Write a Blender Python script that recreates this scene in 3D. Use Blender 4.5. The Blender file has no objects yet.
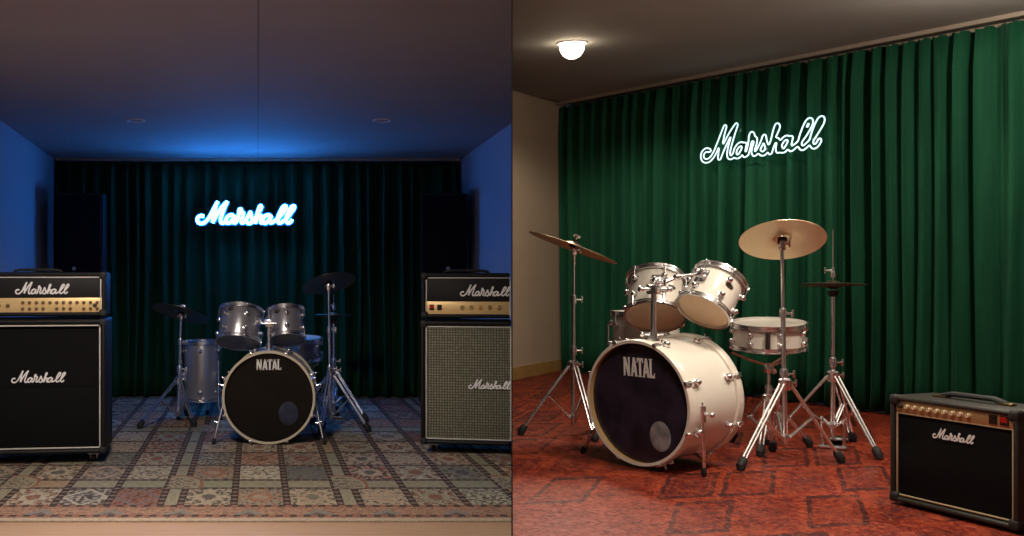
import bpy, bmesh, math, random
import numpy as np
from mathutils import Matrix, Vector
random.seed(7)
C = bpy.context.scene.collection
SC = bpy.context.scene
PI = math.pi
F, CX, VH, CAMZ = 1000.0, 340.0, 272.0, 1.05
ZL = 0.0            # floor of the dark room
ZR = 0.165          # floor of the bright room (one step higher)

# ------------------------------------------------------------------ materials
def mat(name, col, rough=.5, metal=0., **kw):
    m = bpy.data.materials.new(name); m.use_nodes = True
    b = m.node_tree.nodes['Principled BSDF']
    b.inputs['Base Color'].default_value = (*col, 1)
    b.inputs['Roughness'].default_value = rough
    b.inputs['Metallic'].default_value = metal
    for k, v in kw.items():
        b.inputs[k.replace('_', ' ')].default_value = v
    return m
def bsdf(m): return m.node_tree.nodes['Principled BSDF']
class X:
    """tiny expression wrapper over math nodes"""
    def __init__(s, nt, sock): s.nt, s.s = nt, sock
    def op(s, o, *a):
        n = s.nt.nodes.new('ShaderNodeMath'); n.operation = o
        for i, v in enumerate((s,) + a):
            if isinstance(v, X): s.nt.links.new(v.s, n.inputs[i])
            else: n.inputs[i].default_value = v
        return X(s.nt, n.outputs[0])
    def __add__(s, o): return s.op('ADD', o)
    def __sub__(s, o): return s.op('SUBTRACT', o)
    def __mul__(s, o): return s.op('MULTIPLY', o)
    def __truediv__(s, o): return s.op('DIVIDE', o)
    def mod(s, o): return s.op('FLOORED_MODULO', o)
    def floor(s): return s.op('FLOOR')
    def frac(s): return s.op('FRACT')
    def abs(s): return s.op('ABSOLUTE')
    def gt(s, o): return s.op('GREATER_THAN', o)
    def lt(s, o): return s.op('LESS_THAN', o)
    def max(s, o): return s.op('MAXIMUM', o)
    def min(s, o): return s.op('MINIMUM', o)
    def sin(s): return s.op('SINE')
    def inv(s): return s * -1.0 + 1.0
def coords(m, scale=None):
    nt = m.node_tree
    tc = nt.nodes.new('ShaderNodeTexCoord'); sp = nt.nodes.new('ShaderNodeSeparateXYZ')
    nt.links.new(tc.outputs['Object'], sp.inputs[0])
    return nt, tc.outputs['Object'], X(nt, sp.outputs[0]), X(nt, sp.outputs[1]), X(nt, sp.outputs[2])
def combine(nt, a, b, c=None):
    n = nt.nodes.new('ShaderNodeCombineXYZ')
    for i, v in enumerate((a, b, c)):
        if isinstance(v, X): nt.links.new(v.s, n.inputs[i])
        elif v is not None: n.inputs[i].default_value = v
    return n.outputs[0]
def white(nt, vec):
    n = nt.nodes.new('ShaderNodeTexWhiteNoise'); n.noise_dimensions = '3D'
    nt.links.new(vec, n.inputs['Vector']); return X(nt, n.outputs['Value'])
def noise(nt, vec, scale, detail=3, rough=.55):
    n = nt.nodes.new('ShaderNodeTexNoise'); n.inputs['Scale'].default_value = scale
    n.inputs['Detail'].default_value = detail; n.inputs['Roughness'].default_value = rough
    if vec is not None: nt.links.new(vec, n.inputs['Vector'])
    return X(nt, n.outputs[0])
def voronoi(nt, vec, scale):
    n = nt.nodes.new('ShaderNodeTexVoronoi'); n.inputs['Scale'].default_value = scale
    nt.links.new(vec, n.inputs['Vector']); return X(nt, n.outputs['Distance']), n.outputs['Color']
def ramp(nt, fac, stops, mode='LINEAR'):
    n = nt.nodes.new('ShaderNodeValToRGB'); cr = n.color_ramp; cr.interpolation = mode
    while len(cr.elements) < len(stops): cr.elements.new(.5)
    for e, (p, c) in zip(cr.elements, stops): e.position = p; e.color = (*c, 1)
    nt.links.new(fac.s, n.inputs[0]); return n.outputs[0]
def mix(nt, fac, a, b, mode='MIX'):
    n = nt.nodes.new('ShaderNodeMix'); n.data_type = 'RGBA'; n.blend_type = mode
    if isinstance(fac, X): nt.links.new(fac.s, n.inputs[0])
    else: n.inputs[0].default_value = fac
    for i, v in ((6, a), (7, b)):
        if isinstance(v, tuple): n.inputs[i].default_value = (*v, 1)
        else: nt.links.new(v, n.inputs[i])
    return n.outputs[2]
def bump(m, h, strength=.3, dist=.01):
    nt = m.node_tree; n = nt.nodes.new('ShaderNodeBump')
    n.inputs['Strength'].default_value = strength; n.inputs['Distance'].default_value = dist
    nt.links.new(h.s, n.inputs['Height']); nt.links.new(n.outputs[0], bsdf(m).inputs['Normal'])
def setcol(m, sock): m.node_tree.links.new(sock, bsdf(m).inputs['Base Color'])
def emis(name, col, strength):
    m = mat(name, (.8, .8, .8), .3)
    b = bsdf(m); b.inputs['Emission Color'].default_value = (*col, 1); b.inputs['Emission Strength'].default_value = strength
    return m
def mottled(name, c1, c2, scale, rough, bstr=.0, metal=0., **kw):
    m = mat(name, c1, rough, metal, **kw); nt, v, x, y, z = coords(m)
    n = noise(nt, v, scale, 5); setcol(m, ramp(nt, n, [(.3, c1), (.7, c2)]))
    if bstr: bump(m, noise(nt, v, scale * 6, 4), bstr, .003)
    return m

M = {}
M['chrome'] = mat('chrome', (.88, .88, .9), .26, 1.)
M['steel'] = mat('dulled_steel', (.45, .45, .47), .3, 1.)
M['rubber'] = mat('black_rubber', (.012, .012, .013), .7)
M['white_shell'] = mottled('white_lacquer', (.80, .76, .68), (.84, .80, .72), 3, .22, Coat_Weight=.4)
M['white_hoop'] = mat('white_hoop_lacquer', (.82, .77, .68), .25)
M['maple'] = mottled('maple_wood', (.62, .40, .16), (.72, .50, .22), 14, .4)
M['grey_shell'] = mottled('grey_sparkle_lacquer', (.36, .36, .39), (.56, .56, .60), 300, .28, metal=.7)
M['cream_hoop'] = mat('cream_hoop_lacquer', (.60, .54, .42), .3)
M['head_tan'] = mottled('tan_drumhead', (.84, .64, .42), (.90, .71, .49), 5, .45)
M['head_white'] = mottled('white_drumhead', (.74, .70, .62), (.8, .76, .68), 6, .5)
M['head_smoke'] = mottled('smoked_drumhead', (.10, .10, .11), (.14, .14, .15), 6, .25)
M['head_black_violet'] = mottled('black_drumhead', (.014, .010, .016), (.05, .034, .058), 7, .14)
M['head_black'] = mottled('black_matt_drumhead', (.006, .005, .004), (.011, .009, .007), 6, .35, Specular_IOR_Level=.2)
M['port_grey'] = mottled('grey_port_cloth', (.12, .12, .13), (.42, .42, .44), 14, .6)
M['port_blue'] = mottled('blue_grey_port_cloth', (.004, .006, .014), (.022, .030, .075), 22, .6)
M['letter'] = mat('white_lettering', (.86, .86, .84), .4)
M['vinyl'] = mottled('black_vinyl', (.006, .006, .007), (.012, .012, .013), 90, .55, .35, Specular_IOR_Level=.3)
M['vinyl_brown'] = mottled('worn_black_vinyl', (.012, .011, .009), (.026, .024, .018), 60, .5, .35)
M['grille'] = mottled('black_grille_cloth', (.003, .003, .0035), (.007, .007, .008), 200, .9, .2, Specular_IOR_Level=.15)
M['piping'] = mat('pale_piping', (.62, .60, .56), .5)
M['piping_tan'] = mat('tan_piping', (.52, .40, .24), .5)
M['logo'] = mat('white_script_plastic', (.85, .85, .86), .35)
M['knob_gold'] = mat('gold_knob', (.80, .62, .30), .25, 1.)
M['knob_dark'] = mat('dark_knob', (.05, .04, .03), .35)
M['knob_brown'] = mat('brown_knob', (.16, .10, .045), .4)
M['knob_cream'] = mat('cream_knob', (.72, .56, .36), .35)
M['switch_red'] = mat('red_switch', (.55, .02, .015), .3)
M['switch_black'] = mat('black_switch', (.015, .015, .015), .3)
M['brass_dark'] = mat('aged_brass', (.30, .22, .10), .35, 1.)
def gold(name, c1, c2):
    m = mat(name, c1, .42, .45); nt, v, x, y, z = coords(m)
    setcol(m, ramp(nt, noise(nt, combine(nt, x * 3., y, z * 160.), 5, 2), [(.3, c1), (.7, c2)])); return m
M['gold'] = gold('brushed_gold_panel', (.74, .52, .22), (.86, .66, .34))
M['gold_dull'] = gold('dull_gold_panel', (.42, .25, .11), (.52, .33, .15))
def checks():
    m = mat('checkered_grille_cloth', (.2, .2, .15), .85); nt, v, x, y, z = coords(m)
    p = .0155
    a = (x / p).frac().lt(.62); b = (z / p).frac().lt(.62)
    n = white(nt, combine(nt, (x / p).floor(), 0., (z / p).floor()))
    base = ramp(nt, n, [(0, (.19, .185, .125)), (.5, (.235, .228, .16)), (1, (.28, .27, .195))])
    setcol(m, mix(nt, a * b, (.075, .072, .052), base)); bump(m, a * b, .3, .002); return m
M['checks'] = checks()
def cym(name, c1, c2, r):
    m = mat(name, c1, r, 1.); nt, v, x, y, z = coords(m)
    rr = (x * x + y * y).op('SQRT')
    setcol(m, ramp(nt, noise(nt, combine(nt, rr * 60., 0., 0.), 3, 3), [(.3, c1), (.7, c2)]))
    bump(m, (rr * 1400.).sin(), .12, .0006); return m
M['cymbal'] = cym('bronze_cymbal', (.84, .67, .44), (.92, .76, .53), .42)
M['cymbal_dark'] = cym('dark_bronze_cymbal', (.15, .125, .085), (.22, .185, .13), .38)
def velvet(name, c1, c2, sheen, sc):
    m = mat(name, c1, .8, Sheen_Weight=.16, Sheen_Roughness=.4); nt, v, x, y, z = coords(m)
    bsdf(m).inputs['Sheen Tint'].default_value = (*sheen, 1)
    bsdf(m).inputs['Specular IOR Level'].default_value = .15
    n = noise(nt, combine(nt, x * 1., y * 1., z * .12), sc, 4)
    setcol(m, ramp(nt, n, [(.3, c1), (.7, c2)])); bump(m, noise(nt, v, 260, 2), .12, .002); return m
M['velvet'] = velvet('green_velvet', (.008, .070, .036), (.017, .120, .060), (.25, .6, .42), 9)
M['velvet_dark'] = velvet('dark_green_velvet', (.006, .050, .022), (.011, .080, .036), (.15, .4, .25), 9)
M['paint_left'] = mottled('grey_wall_paint', (.36, .335, .385), (.39, .365, .415), 2, .8, .05)
M['paint_right'] = mottled('beige_wall_paint', (.54, .42, .31), (.58, .46, .345), 2, .8, .05)
M['ceil_left'] = mottled('ceiling_paint', (.29, .26, .265), (.315, .285, .29), 2, .85, .04)
M['ceil_right'] = mottled('warm_ceiling_paint', (.37, .37, .365), (.40, .40, .395), 2, .85, .04)
M['seam'] = mat('ceiling_joint', (.17, .15, .15), .9)
M['partition'] = mat('partition_paint', (.012, .011, .011), .8)
M['rail'] = mat('curtain_rail_metal', (.42, .36, .30), .5)
M['rail_dark'] = mat('curtain_rail_dull', (.34, .27, .20), .5)
M['ring'] = mat('grey_trim_ring', (.85, .82, .84), .5)
M['lens_off'] = mat('unlit_lens', (.34, .31, .33), .4)
M['cabinet_black'] = mottled('black_speaker_paint', (.010, .010, .012), (.016, .016, .019), 120, .6, .2)
M['mesh_black'] = mat('black_speaker_mesh', (.008, .008, .012), .8, Specular_IOR_Level=.2)
M['silver_badge'] = mat('silver_badge', (.6, .6, .6), .3, .6)
M['neon_blue'] = emis('lit_blue_neon', (.028, .26, 1.0), 82.)
M['neon_white'] = emis('lit_white_neon', (.56, .88, .92), 1.25)
M['acrylic'] = mat('smoked_backing', (.03, .05, .06), .2)
M['lamp_on'] = emis('lit_lamp_lens', (1., .80, .55), 14.)
M['added_lamp_warm'] = emis('added_warm_lamp_lens', (1., .72, .5), 4.)
def wood(name, c1, c2, w):
    m = mat(name, c1, .6); nt, v, x, y, z = coords(m)
    n = noise(nt, combine(nt, x * 2., y * 30., z * 30.), 2.5, 4)
    k = white(nt, combine(nt, 0., (y / w).floor(), 0.))
    col = ramp(nt, n * .7 + k * .3, [(.3, c1), (.7, c2)])
    setcol(m, mix(nt, (y / w).frac().lt(.015), col, tuple(c * .5 for c in c1))); return m
M['wood'] = wood('pale_oak_floor', (.34, .215, .13), (.44, .29, .185), .16)
M['baseboard'] = mottled('varnished_pine', (.42, .25, .08), (.52, .33, .12), 9, .35)

def rug_patch():
    m = mat('garden_panel_rug', (.3, .2, .1), .95); nt, v, x, y, z = coords(m)
    bsdf(m).inputs['Specular IOR Level'].default_value = .1
    nz = noise(nt, v, 30, 2); 
    # x from the rug's left edge, y from its front edge (metres)
    BD = .285
    yy = y - BD
    xs = x + yy * .084
    PX, NX, CW = .81, .09, .24
    PY, NY, CH = 1.71, .19, .38
    ux = (xs + 8.10 - .04).mod(PX); ix = ((xs + 8.10 - .04) / PX).floor()
    uy = (yy + 17.1 - .345).mod(PY); iy = ((yy + 17.1 - .345) / PY).floor()
    narrx, narry = ux.lt(NX), uy.lt(NY)
    cx_ = (ux - NX) / CW; cy_ = (uy - NY) / CH
    kx, ky = cx_.floor(), cy_.floor()
    lx = mixf(narrx, (cx_.frac() - .5) * 2., (ux / NX - .5) * 2.)
    ly = mixf(narry, (cy_.frac() - .5) * 2., (uy / NY - .5) * 2.)
    ax, ay = lx.abs(), ly.abs()
    cid = combine(nt, kx + ix * 7.31, ky + iy * 5.17, 0.)
    cid2 = combine(nt, kx + ix * 7.31, ky + iy * 5.17, 3.7)
    cid3 = combine(nt, kx + ix * 7.31, ky + iy * 5.17, 9.1)
    r1, r2, r3 = white(nt, cid), white(nt, cid2), white(nt, cid3)
    pal = [(0, (.48, .41, .30)), (.2, (.40, .14, .085)), (.34, (.31, .31, .23)), (.5, (.50, .36, .25)), (.66, (.17, .17, .17)), (.76, (.56, .51, .40)), (.9, (.35, .13, .09))]
    pal2 = [(0, (.24, .08, .05)), (.25, (.06, .06, .065)), (.45, (.40, .34, .25)), (.65, (.15, .165, .125)), (.82, (.33, .15, .085))]
    c1 = ramp(nt, r1, pal, 'CONSTANT'); c2 = ramp(nt, r2, pal2, 'CONSTANT'); c3 = ramp(nt, (r1 + r2 * 3.1).frac(), pal, 'CONSTANT')
    # mirrored scrolls, medallion, diamond
    f1, f2 = r3 * 7. + 5., r2 * 6. + 5.
    sc = (ax * f1 + (ay * 4.).sin() * 1.3).sin() * (ay * f2 + (ax * 5.).sin() * 1.2).sin() + (nz - .5) * .9
    n60 = noise(nt, combine(nt, x, y * .6, 0.), 46, 3); scroll = sc.gt(.14); flecks = n60.gt(.54); petal = n60.lt(.44)
    med = (ax * ax + ay * ay + (nz - .5) * .25); medm = med.lt(.26) * r3.gt(.55); medi = med.lt(.08) * r3.gt(.55)
    dia = (ax + ay); diam = ((dia - .85).abs()).lt(.10) * r3.lt(.5)
    col = mix(nt, scroll * .8, c1, c2); col = mix(nt, flecks * .75, col, c3); col = mix(nt, petal * .8, col, (.045, .032, .03))
    col = mix(nt, medm * .6, col, c3); col = mix(nt, medi * .8, col, c2); col = mix(nt, diam * .8, col, c3)
    # plain narrow bands with a medallion where they cross
    nb = narrx.max(narry)
    plain = ramp(nt, r1, [(0, (.36, .34, .24)), (.4, (.31, .32, .22)), (.7, (.43, .31, .20))], 'CONSTANT')
    plain = mix(nt, scroll * .25, plain, (.2, .15, .1))
    col = mix(nt, nb, col, plain)
    cross = narrx * narry
    # outlines of panels
    ex = mixf(narrx, (ax.inv()) * (CW / 2), (ax.inv()) * (NX / 2)); ey = mixf(narry, ay.inv() * (CH / 2), ay.inv() * (NY / 2))
    line_y = ey.lt(.020)
    dots = ((xs / .045).frac() - .5).abs().lt(.2) * (ey.lt(.012))
    stripe = ex.lt(.0175)
    flower = ((((yy / .075).frac() - .5).abs()) * .075 + ex).lt(.021) * stripe
    col = mix(nt, line_y * .9, col, (.04, .028, .028)); col = mix(nt, dots * .5, col, (.36, .28, .2))
    col = mix(nt, stripe, col, (.022, .016, .022)); col = mix(nt, flower * .6, col, (.36, .25, .2))
    mx, my = (ux - NX / 2) / .125, (uy - NY / 2) / .21
    mr = mx * mx + my * my + (nz - .5) * .3
    col = mix(nt, mr.lt(1.), col, (.30, .12, .075)); col = mix(nt, mr.lt(.8), col, (.36, .32, .22)); col = mix(nt, mr.lt(.55) * scroll, col, (.16, .13, .11))
    # front border
    inb = yy.lt(0.)
    tri = ((x / .30).frac() - .5).abs() * 2.; ty = (y - .06) / .2
    tm = ((tri + ty).lt(.72)) * ty.gt(.12)
    b = mix(nt, noise(nt, v, 55, 3).gt(.53), (.40, .24, .165), (.24, .13, .095))
    b = mix(nt, tm, b, (.24, .225, .2)); b = mix(nt, ((tri + ty).lt(.45)) * ty.gt(.2), b, (.13, .11, .11))
    be = (yy + .02).abs().lt(.02).max((y - .085).abs().lt(.018))
    bd = ((x / .06).frac()).lt(.5)
    b = mix(nt, be, b, mix(nt, bd, (.05, .035, .035), (.30, .13, .09)))
    col = mix(nt, inb, col, b)
    col = mix(nt, y.lt(.045), col, (.50, .41, .30))
    # pile wear
    vd, _ = voronoi(nt, combine(nt, x * 1., y * .6, 0.), 95)
    col = mix(nt, (vd * 1.2).min(1.) * .35, col, (.07, .055, .045), 'MIX')
    col = mix(nt, noise(nt, v, 3, 3) * .2, col, (.22, .17, .12))
    setcol(m, col); bump(m, vd, .35, .006); return m
def mixf(f, a, b): return f * b + f.inv() * a
M['rug_patch'] = rug_patch()

def rug_red():
    m = mat('red_carpet', (.4, .05, .03), .5); nt, v, x, y, z = coords(m)
    bsdf(m).inputs['Specular IOR Level'].default_value = .35
    wob = noise(nt, v, 7, 3) - .5
    # lozenge panels: a along the long side, b across
    ang_a = (.403, .915); ang_b = (.985, .17)
    det = ang_a[0] * ang_b[1] - ang_a[1] * ang_b[0]
    a = (x * ang_b[1] - y * ang_b[0]) * (1 / det); b = (y * ang_a[0] - x * ang_a[1]) * (1 / det)
    wob2 = noise(nt, combine(nt, x, y, 5.), 16, 2) - .5
    a = (a + wob * .05 + wob2 * .02) / .60; b = (b + wob * .03 + wob2 * .012) / .27
    row = a.floor(); bs = b + row * .37
    la, lb = (a.frac() - .5).abs() * 2., (bs.frac() - .5).abs() * 2.
    d = la.max(lb)
    rnd = white(nt, combine(nt, row, bs.floor(), 1.)); rnd2 = white(nt, combine(nt, row, bs.floor(), 4.))
    n1 = noise(nt, v, 2.2, 4); n2 = noise(nt, v, 34, 4); n3 = noise(nt, combine(nt, x, y * .5, 0.), 13, 3)
    n4 = noise(nt, v, 62, 3)
    base = ramp(nt, n2, [(.30, (.10, .008, .006)), (.5, (.40, .042, .016)), (.70, (.66, .125, .045))])
    base = mix(nt, ((n1 - .42) * 1.6).max(0.).min(.7), base, (.66, .125, .035))
    ring = (d - .80).abs().lt(.085); ring2 = (d - .56).abs().lt(.045)
    inner = d.lt(.72)
    motif = ((la * 11.).sin() * (lb * 9.).sin() + (n2 - .5) * 1.4).gt(.12) * d.lt(.5)
    border = d.gt(.93)
    col = mix(nt, inner * (rnd2 * .6 + .1) * (n3 * 1.6), base, (.17, .016, .014))
    col = mix(nt, motif * (rnd2 * .4 + .25), col, (.07, .012, .020))
    col = mix(nt, ring * (rnd.gt(.52) * .72 + .10) * (n3 * 2.3).min(1.), col, (.020, .008, .018))
    col = mix(nt, ring2 * (rnd2 * .5 + .15), col, (.05, .010, .016))
    col = mix(nt, border * n4.gt(.5) * .18, col, (.70, .20, .08))
    col = mix(nt, n4.gt(.60) * .35, col, (.72, .24, .12)); col = mix(nt, n4.lt(.43) * .6, col, (.06, .007, .008))
    vd, _ = voronoi(nt, v, 120)
    col = mix(nt, n3.gt(.57) * .35, col, (.55, .13, .06))
    col = mix(nt, n2.gt(.66) * .5, col, (.60, .26, .17))
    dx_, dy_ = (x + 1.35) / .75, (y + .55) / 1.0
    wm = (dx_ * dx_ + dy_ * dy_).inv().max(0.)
    pink_sheen = wm * wm * (n2 * 1.2 + n4 * 1.6 - .9) * .8  # pinkish light sheen painted into the carpet colour, broken up by noise
    col = mix(nt, pink_sheen.max(0.).min(.6), col, (.66, .36, .36))
    setcol(m, mix(nt, 1., col, (.60, .47, .44), 'MULTIPLY')); bump(m, n2, .5, .01); return m
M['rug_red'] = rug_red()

# ------------------------------------------------------------------ mesh helpers
class MB:
    def __init__(s): s.v, s.f, s.m = [], [], []
    def add(s, vs, fs, T=None, mi=0):
        o = len(s.v)
        for p in vs:
            p = Vector(p)
            s.v.append(T @ p if T else p)
        for f in fs: s.f.append([i + o for i in f]); s.m.append(mi)
        return s
    def box(s, c, size, bevel=0., T=None, mi=0, seg=2):
        bm = bmesh.new(); bmesh.ops.create_cube(bm, size=1.)
        for v in bm.verts: v.co = Vector((v.co.x * size[0] + c[0], v.co.y * size[1] + c[1], v.co.z * size[2] + c[2]))
        if bevel > 0: bmesh.ops.bevel(bm, geom=bm.edges[:], offset=bevel, segments=seg, affect='EDGES', profile=.5)
        bm.verts.index_update()
        s.add([v.co.copy() for v in bm.verts], [[v.index for v in f.verts] for f in bm.faces], T, mi); bm.free(); return s
    def lathe(s, prof, n=32, T=None, mi=0, closed=False, a0=0., a1=2 * PI):
        full = abs(a1 - a0 - 2 * PI) < 1e-6
        k = n if full else n + 1
        vs, fs = [], []
        for i in range(k):
            t = a0 + (a1 - a0) * i / n; c, si = math.cos(t), math.sin(t)
            for r, z in prof: vs.append((r * c, r * si, z))
        L = len(prof)
        for i in range(n):
            j = (i + 1) % k
            for q in range(L if closed else L - 1):
                q2 = (q + 1) % L
                f = [i * L + q, j * L + q, j * L + q2, i * L + q2]
                # skip degenerate at the axis
                if prof[q][0] < 1e-7 and prof[q2][0] < 1e-7: continue
                if prof[q][0] < 1e-7: f = [i * L + q, j * L + q2, i * L + q2]
                elif prof[q2][0] < 1e-7: f = [i * L + q, j * L + q, i * L + q2]
                fs.append(f)
        return s.add(vs, fs, T, mi)
    def tube(s, pts, r, n=10, closed=False, mi=0, T=None, flat=None):
        pts = [Vector(p) for p in pts]; N = len(pts)
        rs = r if isinstance(r, (list, tuple)) else [r] * N
        vs, fs = [], []
        up = None
        for i, p in enumerate(pts):
            if closed: d = pts[(i + 1) % N] - pts[i - 1]
            else: d = pts[min(i + 1, N - 1)] - pts[max(i - 1, 0)]
            if d.length < 1e-9: d = Vector((0, 0, 1))
            d.normalize()
            if flat is not None: a = Vector(flat) - d * d.dot(Vector(flat))
            elif up is None:
                a = d.cross(Vector((0, 0, 1)) if abs(d.z) < .9 else Vector((1, 0, 0)))
            else: a = up - d * up.dot(d)
            a.normalize(); up = a; b = d.cross(a)
            for k in range(n):
                t = 2 * PI * k / n
                vs.append(p + (a * math.cos(t) + b * math.sin(t)) * rs[i])
        for i in range(N if closed else N - 1):
            j = (i + 1) % N
            for k in range(n):
                fs.append([i * n + k, i * n + (k + 1) % n, j * n + (k + 1) % n, j * n + k])
        if not closed:
            fs.append(list(range(n))[::-1]); fs.append([(N - 1) * n + k for k in range(n)])
        return s.add(vs, fs, T, mi)
    def prism(s, poly, z0, z1, T=None, mi=0):
        n = len(poly)
        vs = [(x, y, z0) for x, y in poly] + [(x, y, z1) for x, y in poly]
        fs = [list(range(n))[::-1], list(range(n, 2 * n))] + [[i, (i + 1) % n, n + (i + 1) % n, n + i] for i in range(n)]
        return s.add(vs, fs, T, mi)
    def ball(s, c, r, T=None, mi=0, n=12, sq=(1, 1, 1)):
        prof = [(r * math.sin(PI * i / 8) if 0 < i < 8 else 0., -r * math.cos(PI * i / 8)) for i in range(9)]
        Q = Matrix.Translation(c) @ Matrix.Diagonal((*sq, 1))
        return s.lathe(prof, n, (T @ Q) if T else Q, mi)
def obj(name, mb, mats, parent=None, angle=38, local=None):
    me = bpy.data.meshes.new(name)
    me.from_pydata([tuple(v) for v in mb.v], [], mb.f)
    for m in (mats if isinstance(mats, (list, tuple)) else [mats]): me.materials.append(M[m] if isinstance(m, str) else m)
    me.polygons.foreach_set('material_index', mb.m)
    bm = bmesh.new(); bm.from_mesh(me); bmesh.ops.recalc_face_normals(bm, faces=bm.faces[:]); bm.to_mesh(me); bm.free()
    me.polygons.foreach_set('use_smooth', [True] * len(me.polygons))
    me.set_sharp_from_angle(angle=math.radians(angle))
    o = bpy.data.objects.new(name, me); C.objects.link(o)
    if parent is not None: o.parent = parent
    if local is not None: o.matrix_local = local
    return o
def tag(o, label, cat, group=None):
    o['label'] = label; o['category'] = cat
    if group: o['group'] = group
    return o
def thing(name, label, cat, T, group=None):
    o = bpy.data.objects.new(name, None); C.objects.link(o)
    o.empty_display_size = .1
    o.matrix_world = T
    return tag(o, label, cat, group)
def struct(name, mb, m, label=None):
    o = obj(name, mb, m); o['kind'] = 'structure'
    return o
def frame(loc, z, xhint=(1, 0, 0)):
    """matrix with local z along z, local x near xhint"""
    z = Vector(z).normalized(); x = Vector(xhint); x = (x - z * x.dot(z)).normalized(); y = z.cross(x)
    T = Matrix.Identity(4)
    for i in range(3): T[i][0], T[i][1], T[i][2], T[i][3] = x[i], y[i], z[i], loc[i]
    return T
def rotz(loc, a): return Matrix.Translation(loc) @ Matrix.Rotation(a, 4, 'Z')
def W(x, y, zc): return Vector((x, y, zc + CAMZ))     # zc is height relative to the eye

# ------------------------------------------------------------------ script lettering
GLY = [  # centre lines read in the plane of the sign (800 units wide, baseline 330, y down)
 [(158,270),(132,264),(108,280),(104,306),(122,326),(158,324),(196,288),(232,222),(272,146)],
 [(272,146),(256,190),(240,260),(230,322)],
 [(230,322),(262,262),(306,196),(352,146)],
 [(352,146),(326,206),(300,280),(298,318),(318,326),(342,306)],
 [(408,272),(388,258),(362,266),(342,294),(346,322),(370,324),(394,296),(412,262)],
 [(412,262),(402,300),(408,324),(428,316)],
 [(426,317),(444,262),(449,222),(458,208),(467,219),(460,238),(483,240),(479,268),(466,304),(474,325),(496,312)],
 [(496,312),(526,266),(541,234),(546,258),(558,296),(548,323),(526,328),(508,314)],
 [(540,324),(570,306),(604,246),(632,196),(622,184),(608,216),(590,280),(580,328)],
 [(580,328),(600,280),(622,262),(634,274),(626,304),(630,324),(650,312)],
 [(710,272),(690,258),(664,266),(644,294),(648,322),(672,324),(696,296),(714,262)],
 [(714,262),(704,300),(710,324),(732,314)],
 [(728,314),(764,292),(806,246),(834,204),(832,184),(814,188),(792,222),(770,276),(768,312),(784,326),(806,314)],
 [(806,314),(836,290),(874,244),(902,204),(902,184),(884,188),(862,222),(840,276),(838,312),(854,326),(874,314),(886,296)],
]
def smooth_path(p, per=5):
    out = []
    for i in range(len(p) - 1):
        p0, p1, p2, p3 = p[max(i - 1, 0)], p[i], p[i + 1], p[min(i + 2, len(p) - 1)]
        for k in range(per):
            t = k / per
            out.append(tuple(.5 * ((2 * p1[c]) + (-p0[c] + p2[c]) * t + (2 * p0[c] - 5 * p1[c] + 4 * p2[c] - p3[c]) * t * t + (-p0[c] + 3 * p1[c] - 3 * p2[c] + p3[c]) * t ** 3) for c in (0, 1)))
    out.append(p[-1]); return out
STROKES = [[((x - 500) / 800., (235 - y) / 800.) for x, y in smooth_path(g)] for g in GLY]   # width 1, centred
def script_lettering(width, r, depth=1.):
    """raised script in the xz plane facing -y, centred on 0"""
    mb = MB()
    for s in STROKES:
        n = len(s)
        mb.tube([(x * width, 0, z * width) for x, z in s], r, 8)
    if depth != 1.:
        for v in mb.v: v.y *= depth
    return mb
def outline_paths(w, step=.006):
    """outline loops of the thickened strokes (distance field + marching squares)"""
    xs = np.arange(-.56, .56, step); ys = np.arange(-.19, .19, step)
    P = np.stack(np.meshgrid(xs, ys, indexing='ij'), -1)
    D = np.full(P.shape[:2], 9.)
    for s in STROKES:
        for a, b in zip(s[:-1], s[1:]):
            a, b = np.array(a), np.array(b); ab = b - a
            t = np.clip(((P - a) @ ab) / max(ab @ ab, 1e-12), 0, 1)
            D = np.minimum(D, np.linalg.norm(P - a - t[..., None] * ab, axis=-1))
    D -= w
    segs = {}
    def ip(i, j, k, l):
        a, b = D[i, j], D[k, l]; t = a / (a - b)
        return (xs[i] + (xs[k] - xs[i]) * t, ys[j] + (ys[l] - ys[j]) * t)
    T = {1: [(3, 0)], 2: [(0, 1)], 3: [(3, 1)], 4: [(1, 2)], 5: [(3, 2), (1, 0)], 6: [(0, 2)], 7: [(3, 2)], 8: [(2, 3)], 9: [(2, 0)], 10: [(0, 3), (2, 1)], 11: [(2, 1)], 12: [(1, 3)], 13: [(1, 0)], 14: [(0, 3)]}
    pts = {}
    for i in range(len(xs) - 1):
        for j in range(len(ys) - 1):
            c = (D[i, j] < 0) | (D[i + 1, j] < 0) << 1 | (D[i + 1, j + 1] < 0) << 2 | (D[i, j + 1] < 0) << 3
            c = int(c)
            if c in (0, 15): continue
            E = {0: ('h', i, j), 1: ('v', i + 1, j), 2: ('h', i, j + 1), 3: ('v', i, j)}
            for a, b in T[c]:
                for e in (a, b):
                    k = E[e]
                    if k not in pts:
                        pts[k] = ip(k[1], k[2], k[1] + 1, k[2]) if k[0] == 'h' else ip(k[1], k[2], k[1], k[2] + 1)
                segs.setdefault(E[a], []).append(E[b]); segs.setdefault(E[b], []).append(E[a])
    loops, seen = [], set()
    for k in segs:
        if k in seen: continue
        loop, cur = [], k
        while cur is not None and cur not in seen:
            seen.add(cur); loop.append(pts[cur])
            cur = next((q for q in segs[cur] if q not in seen), None)
        if len(loop) > 14:
            L = np.array(loop)
            for _ in range(3): L = (np.roll(L, 1, 0) + 2 * L + np.roll(L, -1, 0)) / 4
            loops.append(L[::2])
    return loops

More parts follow.
